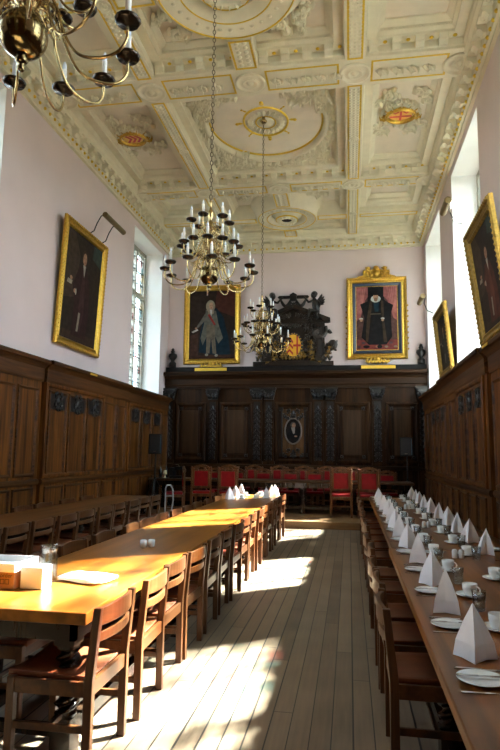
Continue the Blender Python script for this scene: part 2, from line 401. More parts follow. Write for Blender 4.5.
for bi, (kind, y0, y1) in enumerate(BAYS):
    ym = (y0+y1)/2; yc = {1: 14.65, 2: 6.85, 0: 10.68}.get(bi, ym); seen = bi < 3
    for x0, x1 in ((XL, -3.4), (.3, XR)):
        if kind == 'A': coffer(x0, x1, y0, y1, CP)
        else:
            coffer(x0, x1, y0, yc-.12, CP); coffer(x0, x1, yc+.12, y1, CP)
            m = MB(); m.box(x0, x1, yc-.12, yc+.12, ZB, 8.03); m.build('ceiling_beam', PLASTER, CEIL); gold_edges(x0+.02, x1-.02, yc-.1, yc+.1)
    coffer(-3.1, 0, y0, y1, CP)
    if not seen: continue
    for a, b in XB:
        gold_edges(a+.03, b-.03, y0-.02, y1+.02)
        m = MB(); y = y0+.1
        while y < y1-.05:
            for dx in (.08, .15, .22): m.ball((a+dx, y, ZB), .03, 0, 6, 4, (1, 1, .7))
            y += .078
        m.build('beam_relief', PLASTER, CEIL)
        roundel((a+b)/2, ym, .1)
    if kind == 'A':
        # oval wreath with gilt inner line, central rosette, foliage in the spandrels
        P = CZ(ZC); m = MB()
        m.ring(P, CXM, yc, 1.13, 1.3, [(0, 0), (.02, .07), (.06, .09), (.1, .06), (.24, .05), (.26, .08), (.3, .08), (.32, 0)], 64)
        for k in range(90):
            q = 2*PI*k/90; m.leaf(P, CXM+1.3*math.cos(q), yc+1.47*math.sin(q), q+PI/2+(.5 if k % 2 else -.5), .15, .05, .12)
        m.build('oval_wreath', PLASTER, CEIL)
        m = MB(); m.ring(P, CXM, yc, 1.09, 1.26, [(0, 0), (.0, .028), (.03, .029), (.035, 0)], 64); m.build('gilt_oval', GILT_P, CEIL)
        m = MB(); ux0, ux1, uy0, uy1 = -2.85, -.25, y0+.25, y1-.25
        for cx, cy, sx, sy in ((ux0, uy0, 1, 1), (ux1, uy0, -1, 1), (ux0, uy1, 1, -1), (ux1, uy1, -1, -1)):
            for k in range(9):
                u = cx+sx*(.12+.5*R.random()); v = cy+sy*(.12+.5*R.random())
                m.scroll(P, u, v, R.random()*6.3, .17+.1*R.random(), R.choice((1, -1)), .16, .09)
            for k in range(5):       # a big volute springing from the corner along each side
                m.scroll(P, cx+sx*(.15+.16*k), cy+sy*.1, PI/2*(1-sx)+sx*sy*.3, .2, sx*sy, .15, .1)
                m.scroll(P, cx+sx*.1, cy+sy*(.15+.16*k), sy*PI/2-sx*sy*.3, .2, -sx*sy, .15, .1)
        for k in range(16):
            q = 2*PI*k/16; m.scroll(P, CXM+1.42*math.cos(q)*.96, yc+1.55*math.sin(q), q+1.2, .16, R.choice((1, -1)), .16, .09)
        tag(m.build('spandrel_foliage', PLASTER, CEIL), kind='stuff')
        m = MB(); m.ring(P, CXM, yc, .41, .47, [(0, 0), (.008, .025), (.035, .028), (.045, 0)], 40)
        for k in range(8):
            q = k*PI/4; r = 1 if k % 2 == 0 else .6
            m.ball(P(CXM+.57*math.cos(q), yc+.65*math.sin(q), .01), .04*r, 0, 8, 4, (1, 1, .6)); m.leaf(P, CXM+.45*math.cos(q), yc+.52*math.sin(q), q, .17*r, .045*r, .02)
        m.ring(P, CXM, yc, .18, .2, [(0, .02), (.006, .03), (.022, .03), (.028, .02)], 30)
        m.build('gilt_rosette', GILT_P, CEIL)
        m = MB()
        for k in range(20): q = PI*k/10; m.leaf(P, CXM+.22*math.cos(q), yc+.24*math.sin(q), q, .17, .045, .05)
        m.lathe([(.16, 0), (.15, -.03), (.1, -.035), (.08, -.08), (.03, -.09), (0, -.09)], 20, (CXM, yc, ZC)); m.build('rosette_foliage', PLASTER, CEIL)
        # side cartouches with painted arms
        for cx, cy, arms in ((1.02, 10.68, 'cross'), (-4.3, 10.75, 'chevrons')):
            m = MB()
            for k in range(16):
                q = 2*PI*k/16+.2; tn = 1 if k % 2 else -1
                m.scroll(P, cx+.29*math.cos(q), cy+.34*math.sin(q), q+tn*.9, .19, tn, .13, .06)
            for k in range(4):
                q = PI/4+k*PI/2; m.scroll(P, cx+.4*math.cos(q), cy+.6*math.sin(q), q, .3, 1 if k % 2 else -1, .1, .055); m.scroll(P, cx+.5*math.cos(q), cy+.5*math.sin(q), q+1.5, .2, -1 if k % 2 else 1, .1, .055); m.scroll(P, cx+.22*math.cos(q), cy+.95*math.sin(q), q, .22, 1 if k % 2 else -1, .1, .05)
                m.scroll(P, cx+.36*math.cos(q), cy+1.*math.sin(q), q+PI*.8, .3, -1 if k % 2 else 1, .1, .05)
            tag(m.build('cartouche_scrolls', PLASTER, CEIL), kind='stuff')
            m = MB(); a, b = .27, .22
            m.ring(P, cx, cy, a-.03, b-.03, [(-.01, .05), (0, .09), (.035, .1), (.05, .06), (.06, 0)], 36)
            for k in range(12): q = k*PI/6; m.leaf(P, cx+(a-.01)*math.cos(q), cy+(b-.01)*math.sin(q), q, .1, .04, .07)
            for s in (-1, 1): m.scroll(P, cx+s*.25, cy, PI/2*(1-s), .16, s, .2, .08)
            cf = m.build('cartouche_frame', GILT, CEIL)
            m = MB(); fl = lambda u, v, h: P(cx+u, cy+v, .05+h)
            ell = lambda a, b, n=32: [(a*math.cos(2*PI*k/n), b*math.sin(2*PI*k/n)) for k in range(n)]
            m.prism(fl, ell(a, b), 0, .012, 0); m.prism(fl, ell(a*.8, b*.78), .012, .016, 1)
            if arms == 'cross':
                m.prism(fl, [(-.2, .06), (.2, .06), (.2, .015), (-.2, .015)], .016, .02, 2); m.prism(fl, [(-.02, -.16), (.02, -.16), (.02, .16), (-.02, .16)], .016, .021, 2)
                for s in (-.1, .1): m.prism(fl, [(s-.07, -.11), (s, -.05), (s+.07, -.11), (s+.05, -.13), (s, -.085), (s-.05, -.13)], .016, .02, 2)
            else:
                for s in (-.13, -.03, .07): m.prism(fl, [(s-.03, -.12), (s+.06, -.0), (s-.03, .12), (s+.02, .13), (s+.11, 0), (s+.02, -.13)], .016, .02, 2)
            m.build('painted_arms', [mat('arms_black', (.012, .012, .02), .4), mat('arms_gold', (.62, .36, .05), .4), mat('arms_red', (.4, .02, .02), .4)], cf)
    else:
        P = CZ(ZB); r = .8 if bi == 1 else 1.0; m = MB()
        m.ring(P, CXM, yc, r*.62, r*.62, [(-r*.1, -.25), (-r*.1, -.1), (-r*.04, -.04), (0, 0), (r*.3, 0), (r*.33, .01), (r*.34, -.03), (r*.37, -.035), (r*.375, -.09), (r*.42, -.1), (r*.43, -.17), (r*.49, -.19), (r*.5, -.26), (r*.56, -.29), (r*.57, -.42)], 56)
        for k in range(30): q = 2*PI*k/30; m.ball(P(CXM+r*.77*math.cos(q), yc+r*.77*math.sin(q), 0), .034, 0, 7, 4, (1, 1, .6))
        m.build('boss_ring', PLASTER, CEIL)
        m = MB(); m.ring(P, CXM, yc, r*.63, r*.63, [(0, 0), (0, .008), (.02, .008), (.02, 0)], 56); m.ring(P, CXM, yc, r*.92, r*.92, [(0, 0), (0, .014), (.02, .014), (.02, 0)], 56)
        m.ring(P, CXM, yc, r*.34, r*.34, [(0, 0), (0, .03), (.02, .03), (.02, 0)], 40)
        m.build('gilt_ring', GILT_P, CEIL)
        m = MB(); m.lathe([(r*.5, .22), (r*.48, .1), (r*.36, .06), (r*.35, -.02), (r*.28, -.05), (r*.2, -.06), (r*.19, -.02), (r*.18, .02)], 36, (CXM, yc, ZB))
        for k in range(16): q = PI*k/8; m.leaf(P, CXM+r*.2*math.cos(q), yc+r*.2*math.sin(q), q, r*.14, .04, .06)
        m.build('boss', PLASTER, CEIL)
        m = MB(); m.lathe([(0, -.03), (r*.16, -.025), (r*.19, .0), (r*.185, .03)], 20, (CXM, yc, ZB)); m.build('boss_dark_hole', BLACK, CEIL)  # black dish painting the darkness inside the open hole of the boss
        for x0, x1 in ((-3.1, CXM-r), (CXM+r, 0)):
            m = MB(); m.box(x0, x1, yc-.15, yc+.15, ZB, 8); m.build('ceiling_beam', PLASTER, CEIL); gold_edges(x0, x1, yc-.13, yc+.13)
        for a, b in ((y0, yc-r), (yc+r, y1)):
            if b-a > .05: m = MB(); m.box(CXM-.19, CXM+.19, a, b, ZB, 8); m.build('ceiling_beam', PLASTER, CEIL); gold_edges(CXM-.17, CXM+.17, a, b)
            m = MB(); y = a+.06
            while y < b-.05:
                for dx in (-.06, .06): m.ball((CXM+dx, y, ZB), .042, 0, 7, 4, (1, 1, .6))
                y += .1
            if m.v: m.build('beam_relief', PLASTER, CEIL)
        m = MB(); PP = CZ(ZC)
        for cx, cy, sx, sy in ((-2.85, y0+.25, 1, 1), (-.25, y0+.25, -1, 1), (-2.85, y1-.25, 1, -1), (-.25, y1-.25, -1, -1)):
            for k in range(12):
                u = cx+sx*(.12+.75*R.random()); v = cy+sy*(.1+(.75 if bi == 2 else .45)*R.random())
                if math.hypot(u-CXM, v-yc) < r*1.12: continue
                m.scroll(PP, u, v, R.random()*6.3, .16+.1*R.random(), R.choice((1, -1)), .15, .08)
        tag(m.build('coffer_foliage', PLASTER, CEIL), kind='stuff')
for a, b in YB[:3]:
    for x0, x1 in ((XL+.2, -3.5), (-3.0, CXM-.27), (CXM+.27, -.1), (.4, XR-.2)):
        gold_edges(x0, x1, a+.09, b-.09)
        m = MB(); P = CZ(ZB); x = x0+.12; k = 0
        while x < x1-.1:
            for s in (1, -1): m.scroll(P, x, (a+b)/2+s*.02, s*.9, .14, -s, .13, .05, n=9)
            m.leaf(P, x-.06, (a+b)/2, 0, .16, .05, .05); x += .24
        m.build('beam_relief', PLASTER, CEIL)
    for x in (XL+.02, -3.25, CXM, .15, XR-.02): roundel(x, (a+b)/2, .25)

# ------------------------------------------------------------------ oak panelling of the side walls
def panel(mb, P, u0, u1, v0, v1, h=0., big=True):
    w = .05 if big else .04
    mb.frame(P, u0, u1, v0, v1, [(0, h), (0, h+.022), (w*.35, h+.03), (w*.6, h+.018), (w, h+.004)], 0, 1)
def carving(mb, P, u0, u1, v0, v1, h):
    mb.box(u0, u1, v0, v1, h, h+.012, 0, P)
    uc = (u0+u1)/2; w = u1-u0; hh = v1-v0; Q = lambda u, v, k: P(u, v, h+.012+k)
    for s in (-1, 1):
        mb.scroll(Q, uc, v0+hh*.3, PI/2-s*.5, w*.3, -s, .14, .012); mb.scroll(Q, uc+s*w*.12, v0+hh*.75, PI/2*(1-s)+s*.3, w*.24, s, .16, .012)
        mb.scroll(Q, uc+s*w*.1, v0+hh*.3, PI/2*(1-s)-s*.6, w*.2, -s, .16, .012)
    mb.leaf(Q, uc, v0+hh*.35, PI/2, hh*.5, w*.1, .02); mb.leaf(Q, uc, v0+hh*.4, -PI/2, hh*.5, w*.1, .015)
def wainscot(name, P, y0, secs):
    """secs: (start, end, proud, [(panel start, end, carved)])"""
    t = empty(name); tag(t, kind='structure')
    for a, b, pr, pans in secs:
        m = MB(); m.box(a+.012, b-.012, 0, 2.98, -.12, pr, 0, P); base = m.build('panelling_field', OAK_D, t)
        m = MB()
        PR = lambda u, v, h: P(u, v, h+pr)
        m.run(PR, a, b, [(2.68, 0), (2.68, .02), (2.72, .03), (2.75, .03), (2.9, .035), (2.93, .06), (2.97, .1), (2.98, .14), (3.02, .145), (3.045, .13), (3.05, -.1), (2.68, -.1)])
        m.run(PR, a, b, [(.99, 0), (.99, .02), (1.02, .035), (1.06, .035), (1.08, .015), (1.08, -.02), (.99, -.02)])
        m.run(PR, a, b, [(0, 0), (0, .03), (.18, .03), (.2, .01), (.2, -.02), (0, -.02)])
        m.build('panelling_cornice', OAK_DX, t)
        m = MB(); c = MB(); lo = None
        for u0, u1, cv in pans:
            panel(m, PR, u0, u1, 1.13, 2.56); panel(m, PR, u0, u1, .3, .95, 0, False)
            if cv:
                carving(c, PR, u0+.052, u1-.052, 2.25, 2.505, .004); lo = u0 if lo is None else lo; hi = u1
        m.build('panel_moulding', [OAK_DX, OAK_D], t)
        if lo is not None:
            m = MB(); m.frame(PR, lo-.13, hi+.1, 1.09, 2.68, [(0, 0), (0, .03), (.03, .04), (.06, .035), (.075, 0)]); m.build('group_frame', OAK_D, t)
            c.build('carved_panel', CARVE, t)
    return t
wl = []
PL_ = lambda u, v, h: (LX+.12+h, u, v)
wl.append((12.78, EY-.13, 0., [(13.1, 13.75, 1), (13.9, 14.55, 1), (14.7, 15.35, 1), (15.5, 15.98, 0)]))
wl.append((9.06, 12.78, .05, [(9.2, 9.83, 1), (9.92, 10.6, 1), (10.68, 11.36, 1), (11.5, 12.1, 0), (12.17, 12.68, 0)]))
wl.append((5.32, 9.06, 0., [(8.33, 8.92, 0), (7.62, 8.24, 0), (6.9, 7.52, 0), (6.18, 6.8, 0), (5.46, 6.08, 0)]))
wl.append((1.5, 5.32, .05, [(1.65+.72*k, 2.29+.72*k, 0) for k in range(5)])); wl.append((BY, 1.5, 0, [(BY+.2+.75*k, BY+.86+.75*k, 0) for k in range(6)]))
wainscot('trim_1', PL_, 0, wl)
wr = []
PR_ = lambda u, v, h: (RX-.12-h, u, v)
wr.append((12.4, EY-.13, 0., [(12.55, 13.08, 1), (13.22, 13.76, 1), (13.9, 14.44, 1), (14.6, 15.2, 0), (15.3, 15.9, 0)]))
wr.append((8.55, 12.4, .05, [(8.85, 9.36, 1), (9.46, 10.02, 1), (10.14, 10.74, 1), (10.95, 11.5, 0), (11.6, 12.2, 0)]))
wr.append((4.7, 8.55, 0., [(4.85+.73*k, 5.5+.73*k, 0) for k in range(5)])); wr.append((.8, 4.7, .05, [(.95+.75*k, 1.6+.75*k, 0) for k in range(5)]))
wr.append((BY, .8, 0, [(BY+.15+.8*k, BY+.8+.8*k, 0) for k in range(5)]))
wainscot('trim_2', PR_, 0, wr)

# ------------------------------------------------------------------ carved oak screen on the end wall
SCR = empty('trim_3'); tag(SCR, kind='structure')
SF = EY-.16
PE = lambda u, v, h: (u, SF-h, v)
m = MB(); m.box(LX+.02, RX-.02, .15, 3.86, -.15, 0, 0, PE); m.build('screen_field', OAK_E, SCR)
m = MB()
m.run(PE, LX+.02, RX-.02, [(3.32, 0), (3.32, .05), (3.4, .06), (3.42, .08), (3.58, .08), (3.6, .11), (3.66, .15), (3.69, .22), (3.75, .23), (3.78, .2), (3.78, 0)])
m.run(PE, LX+.02, RX-.02, [(1.12, 0), (1.12, .05), (1.16, .07), (1.22, .07), (1.24, .03), (1.24, -.01), (1.12, -.01)])
m.run(PE, LX+.02, RX-.02, [(.15, 0), (.15, .05), (.4, .05), (.43, .02), (.43, -.01), (.15, -.01)])
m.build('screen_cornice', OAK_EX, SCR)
m = MB(); m.box(LX+.03, RX-.03, 3.78, 3.93, -.14, .05, 0, PE); m.build('screen_ledge', mat('black_ledge', (.006, .0055, .006), .6, 0, .2, 8, 0, .15), SCR)
SX = -1.5
for s in (-1, 1):
    for a, b in ((1.13, 2.05), (2.45, 3.33)):
        u0, u1 = (SX+a, SX+b) if s > 0 else (SX-b, SX-a)
        m = MB(); m.frame(PE, u0, u1, 1.3, 2.93, [(0, 0), (0, .03), (.03, .05), (.07, .05), (.09, .02), (.13, .005)])
        m.frame(PE, u0+.17, u1-.17, 1.47, 2.76, [(0, .005), (0, .02), (.02, .028), (.035, .02), (.05, .03)], 0, 1)
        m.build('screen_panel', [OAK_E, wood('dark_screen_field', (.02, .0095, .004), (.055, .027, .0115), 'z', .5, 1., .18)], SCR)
        m = MB()
        for uu in (u0+.17, u1-.17):
            for vv in (1.47, 2.76): m.box(uu-.05, uu+.05, vv-.05, vv+.05, 0, .04, 0, PE); m.ball(PE(uu, vv, .04), .035, 0, 8, 4)
        m.build('corner_boss', CARVE, SCR)
pil = [SX-.67+.0, SX+.67, SX-1.0, SX+1.0, SX-2.25, SX+2.25, SX-3.5, SX+3.43]
for u in pil:
    m = MB(); m.box(u-.14, u+.14, 1.24, 3.0, 0, .045, 0, PE); m.box(u-.16, u+.16, .43, 1.12, 0, .07, 0, PE); m.box(u-.16, u+.16, 1.24, 1.32, 0, .075, 0, PE)
    pl = m.build('pilaster', OAK_E, SCR)
    m = MB(); Q = lambda a, b, h: PE(a, b, h+.045); v = 1.4
    m.box(u-.09, u+.09, 1.36, 2.94, .045, .05, 0, PE)
    while v < 2.85:
        for s in (-1, 1): m.scroll(Q, u, v, PI/2-s*.7, .1, -s, .16, .03, n=8)
        m.leaf(Q, u, v, PI/2, .14, .035, .035); v += .145
    m.build('pilaster_carving', CARVE, pl)
    m = MB(); m.prism(PE, [(u-.13, 3.0), (u+.13, 3.0), (u+.18, 3.3), (u-.18, 3.3)], 0, .1); m.box(u-.2, u+.2, 3.28, 3.33, 0, .14, 0, PE)
    Q = lambda a, b, h: PE(a, b, h+.1)
    for s in (-1, 0, 1): m.leaf(Q, u+s*.08, 3.02, PI/2+s*-.25, .16, .05, .06)
    for s in (-1, 1): m.scroll(Q, u+s*.06, 3.14, PI/2-s*.5, .12, -s, .2, .06, leaves=False); m.ball(PE(u+s*.15, 3.22, .12), .045, 0, 8, 5)
    m.build('capital', CARVE, pl)
u0, u1 = SX-.5, SX+.5
m = MB(); m.frame(PE, u0, u1, 1.3, 2.93, [(0, 0), (0, .03), (.03, .05), (.07, .05), (.09, .02), (.13, .005)])
m.frame(PE, u0+.13, u1-.13, 1.43, 2.8, [(0, .005), (0, .02), (.02, .028), (.05, .01)], 0, 1); m.build('screen_panel', [OAK_E, wood('brown_screen_field', (.05, .024, .009), (.11, .054, .02), 'z', .5, 1., .18)], SCR)
m = MB(); Q = lambda a, b, h: PE(a, b, h+.012)
for v in (2.62, 1.55):
    for s in (-1, 1):
        for k in range(3): m.scroll(Q, SX+s*(.02+.1*k), v, PI/2*(1-s)+s*.5*(1 if k % 2 else -1), .13, s*(1 if k % 2 else -1), .16, .04)
    m.leaf(Q, SX, v-.06, PI/2, .16, .06, .06)
for uu in (SX-.33, SX+.33):
    for v in (1.5, 2.74): m.box(uu-.05, uu+.05, v-.05, v+.05, .01, .05, 0, PE)
for s in (-1, 1): m.tube([PE(SX+s*.31, 1.5+1.22*k/8, .02) for k in range(9)], .022, 6); m.scroll(Q, SX+s*.2, 2.45, PI/2, .12, s, .18, .04)
m.build('panel_carving', CARVE, SCR)

# ------------------------------------------------------------------ overmantel, finials, plaques, oval portrait
OM = empty('carved_overmantel', (-1.5, EY-.12, 3.93)); tag(OM, 'black carved oak overmantel with a painted oval coat of arms, standing on the end screen', 'carving')
PO = lambda u, v, h: (u, -h, v)
m = MB(); m.box(-1.12, 1.1, 0, .12, -.04, .14, 0, PO); m.box(-.86, .86, .12, 1.2, -.02, .05, 0, PO); m.build('back_board', BLK_OAK, OM, bevel=.008)
for s in (-1, 1):
    m = MB(); m.box(s*.74-.1, s*.74+.1, .12, 1.16, 0, .15, 0, PO); m.box(s*.74-.13, s*.74+.13, .12, .26, 0, .18, 0, PO); m.box(s*.74-.13, s*.74+.13, 1.08, 1.18, 0, .18, 0, PO)
    for d in (-.045, 0, .045): m.tube([PO(s*.74+d, .28, .15), PO(s*.74+d, 1.06, .15)], .014, 6)
    m.build('pilaster', BLK_OAK, OM, bevel=.006)
m = MB()
m.prism(PO, [(-.98, 1.18), (.98, 1.18), (.98, 1.27), (0, 1.68), (-.98, 1.27)], .06, .12, 0)
for s in (-1, 1):
    m.prism(PO, [(s*1.02, 1.2), (s*1.02, 1.3), (0, 1.72), (0, 1.6), (s*.8, 1.27), (s*.8, 1.2)], .02, .24, 0)
m.build('pediment', BLK_OAK, OM, bevel=.008)
m = MB()
for s in (-1, 1):
    for k in range(7): m.scroll(lambda u, v, h: PO(u, v, .05+h), s*(.12+.09*k % .5), 1.05+.1*R.random(), PI/2-s*R.random(), .16, s, .15, .06)
    for k in range(16): m.scroll(lambda u, v, h: PO(u, v, .05+h), s*(.38+.22*R.random()), .3+.8*R.random(), R.random()*6, .17, R.choice((1, -1)), .15, .07)
    for k in range(4): m.scroll(lambda u, v, h: PO(u, v, .1+h), s*(.1+.12*k), 1.34-.03*k, PI/2*(1-s)+s*.4, .14, s, .16, .06)
    # big side volutes beyond the pilasters
    m.scroll(lambda u, v, h: PO(u, v, h), s*.9, 1.1, -PI/2+s*.3, .5, -s, .14, .14); m.scroll(lambda u, v, h: PO(u, v, h), s*.88, .52, -PI/2+s*.75, .34, s, .2, .16)
    m.scroll(lambda u, v, h: PO(u, v, h), s*1.0, .14, PI/2, .28, s, .2, .16); m.leaf(lambda u, v, h: PO(u, v, h+.04), s*.98, .3, PI/2+s*.2, .34, .09, .12)
m.build('foliage_carving', mat('carved_brown_oak', (.024, .017, .012), .32, 0, .4, 30, 0, .45), OM)
m = MB()
for s in (-1, 1):
    for k in range(5): m.scroll(lambda u, v, h: PO(u, v, .1+h), s*(.2+.11*k), .2+.05*(k % 2), PI/2-s*(k*.3), .18, s*(1 if k % 2 else -1), .12, .06)
    for k in range(3): m.scroll(lambda u, v, h: PO(u, v, .1+h), s*.4, .35+.14*k, PI/2-s*.4, .15, -s, .12, .05)
    for k in range(3): m.scroll(lambda u, v, h: PO(u, v, .08+h), s*(.95+.05*k), .2+.1*k, PI/2-s*.5, .14, s, .13, .1)
for k in range(5): m.leaf(lambda u, v, h: PO(u, v, .1+h), -.2+.1*k, .16, PI/2, .12, .05, .06)
m.build('gilt_carving', mat('dull_gilding', (.2, .12, .03), .45, .8, .5, 25), OM)
m = MB(); fl = lambda u, v, h: PO(u, v+.56, .12+h)
ell = lambda a, b, n=40: [(a*math.cos(2*PI*k/n), b*math.sin(2*PI*k/n)) for k in range(n)]
m.prism(fl, ell(.27, .37), -.07, 0, 0); m.prism(fl, ell(.215, .31), 0, .012, 1)
m.prism(fl, [(.09, -.27), (.135, -.24), (.135, .24), (.09, .28)], .012, .017, 2); m.prism(fl, [(0, -.03), (.21, -.03), (.21, .03), (0, .03)], .012, .0175, 2)
for v in (.14, -.02, -.18):
    x0 = -.2 if v < .1 else -.17
    m.prism(fl, [(x0, v-.09), ((x0-.0)/2, v+.02), (0, v-.09), (0, v-.02), (x0/2, v+.09), (x0, v-.02)], .012, .017, 2)
for k in range(22):
    q = 2*PI*k/22; m.ball(fl(.245*math.cos(q), .342*math.sin(q), .004), .017, 1, 6, 4)
m.build('painted_shield', [mat('arms_black', (.012, .012, .02), .4), mat('arms_bright_gold', (.62, .34, .015), .45), mat('arms_deep_red', (.3, .006, .008), .45)], OM)
m = MB(); m.prism(PO, [(-.4, 1.9), (.4, 1.9), (.44, 1.94), (.4, 1.98), (-.4, 1.98), (-.44, 1.94)], .05, .12)
for s in (-1, 1):
    m.tube([PO(s*(.06+.3*k/8), 1.88-.2*math.sin(PI*k/8), .1) for k in range(9)], [.03+.02*math.sin(PI*k/8) for k in range(9)], 7)
    m.scroll(lambda u, v, h: PO(u, v, .08+h), 0, 1.72, PI/2-s*.4, .16, -s, .16, .05)
m.prism(PO, [(-.08, 1.82), (.08, 1.82), (.1, 2.0), (0, 2.06), (-.1, 2.0)], .08, .16)
m.build('garland', CARVE, OM)
def cherub(s):
    """seated winged child holding the end of the garland"""
    me = MB(); a = PO
    pts = {'hip': (s*.62, 1.52, .12), 'chest': (s*.6, 1.76, .13), 'neck': (s*.58, 1.86, .13)}
    me.tube([a(s*.66, 1.44, .12), a(s*.64, 1.55, .13), a(s*.61, 1.7, .13), a(s*.59, 1.82, .13), a(s*.58, 1.88, .13)], [.07, .1, .095, .075, .04], 10)
    me.ball(a(s*.57, 1.97, .14), .09, 0, 12, 8, (.95, 1, 1.08)); me.ball(a(s*.54, 1.96, .225), .018, 0, 6, 4); me.ball(a(s*.585, 2.01, .11), .092, 0, 10, 6, (1.02, .9, .9))
    me.tube([a(s*.54, 1.8, .16), a(s*.43, 1.76, .2), a(s*.32, 1.9, .14)], [.042, .036, .026], 8); me.ball(a(s*.31, 1.91, .13), .03, 0, 7, 5)
    me.tube([a(s*.66, 1.8, .12), a(s*.74, 1.7, .14), a(s*.7, 1.58, .18)], [.042, .036, .028], 8)
    me.tube([a(s*.62, 1.5, .16), a(s*.46, 1.52, .26), a(s*.44, 1.36, .26), a(s*.4, 1.34, .3)], [.066, .055, .035, .028], 8)
    me.tube([a(s*.68, 1.48, .16), a(s*.62, 1.42, .28), a(s*.68, 1.28, .28), a(s*.64, 1.26, .31)], [.066, .055, .035, .028], 8)
    o = me.build('cherub', CARVE, OM)
    w = MB(); Q = lambda u, v, h: PO(u, v, .05+h)
    for k in range(5): w.leaf(Q, s*.66, 1.76, PI/2-s*(.5+.32*k), .3-.025*k, .045, .05)
    w.build('wing', CARVE, o)
cherub(-1); cherub(1)

def finial(x, label):
    t = MB(); t.lathe([(.1, 0), (.1, .14), (.07, .16), (.05, .19), (.06, .22), (.1, .27), (.125, .33), (.115, .39), (.06, .41), (.05, .44), (.065, .47), (.04, .5), (.045, .53), (.0, .58)], 16)
    o = t.build('urn_finial', CARVE, None, (x, EY-.13, 3.93)); tag(o, label, 'finial')
finial(-4.97, 'black turned urn finial on the screen end beside the pale window wall with leaded glass')
finial(1.92, 'black turned urn finial on the screen end beyond the portrait with pink curtains')
def plaque(x, z, y, w, label, rz=0.):
    o = MB(); o.box(-w/2, w/2, -.012, 0, 0, .085)
    q = o.build('name_plaque', [mat('gilt_plate', (.72, .45, .05), .45, .5, .1)], None, (x, y, z), bevel=.003); q.rotation_euler.z = rz
    tag(q, label, 'plaque'); return q
plaque(-3.83, 3.815, SF-.052, .92, 'gilt name plate on the black ledge below the wigged gentleman portrait')
plaque(.79, 3.83, SF-.052, .9, 'gilt name plate on the black ledge below the portrait with pink curtains')
plaque(LX+.12+.05+.147, 2.985, 10.6, .3, 'small brass plate on the panelling cornice under the dark window-wall portrait', PI/2).scale = (1, 1, .45)
plaque(RX-.12-.147, 2.985, 12.48, .3, 'small brass plate on the cornice below the picture seen almost edge on', -PI/2).scale = (1, 1, .45)
plaque(RX-.12-.147, 2.985, 8.15, .3, 'small brass plate on the cornice below the big tilted portrait by the windows', -PI/2).scale = (1, 1, .45)

def EL(cx, cy, a, b, n=18, q=0.):
    return [(cx+a*math.cos(2*PI*k/n)*math.cos(q)-b*math.sin(2*PI*k/n)*math.sin(q), cy+a*math.cos(2*PI*k/n)*math.sin(q)+b*math.sin(2*PI*k/n)*math.cos(q)) for k in range(n)]
SKIN = (.42, .24, .15); DK = (.012, .011, .011); WHT = (.42, .4, .34)
def fig_wig():      # pale full-bottomed wig, white coat and breeches, blue cloak
    return [((.03, .018, .013), [(0, 0), (1, 0), (1, 1), (0, 1)]), ((.07, .025, .018), [(.55, .72), (1, .6), (1, 1), (.6, 1)]),
      ((.05, .022, .014), [(0, 0), (1, 0), (1, .07), (0, .05)]), ((.06, .028, .02), [(.02, .05), (.2, .05), (.2, .38), (.02, .34)]),
      ((.009, .022, .034), [(.42, .76), (.6, .74), (.75, .6), (.86, .3), (.9, .06), (.55, .06), (.34, .08), (.22, .1), (.24, .38), (.32, .62)]),
      ((.12, .118, .1), [(.36, .72), (.58, .7), (.64, .5), (.74, .3), (.64, .22), (.55, .36), (.42, .38), (.3, .2), (.25, .3), (.32, .5)]),
      ((.13, .12, .1), [(.34, .66), (.42, .62), (.22, .47), (.15, .44), (.17, .48)]), ((.15, .125, .09), [(.38, .5), (.56, .5), (.57, .3), (.6, .07), (.52, .08), (.48, .32), (.45, .08), (.38, .08), (.38, .3)]),
      ((.3, .25, .17), EL(.46, .77, .1, .09)), ((.28, .23, .16), [(.37, .78), (.55, .78), (.53, .66), (.42, .64)]), (SKIN, EL(.475, .775, .045, .055)), ((.5, .48, .44), [(.44, .72), (.5, .72), (.48, .62)]),
      ((.1, .05, .035), EL(.46, .785, .006, .004)), ((.1, .05, .035), EL(.495, .785, .006, .004)), ((.25, .09, .07), EL(.478, .748, .014, .006)),
      ((.28, .035, .03), [(.4, .64), (.44, .66), (.58, .5), (.54, .49)]), (SKIN, EL(.15, .45, .025, .015)), ((.45, .45, .42), [(.05, .4), (.18, .44), (.2, .42), (.08, .38)]), ((.26, .25, .2), EL(.39, .06, .035, .02)), ((.26, .25, .2), EL(.6, .05, .035, .02))]
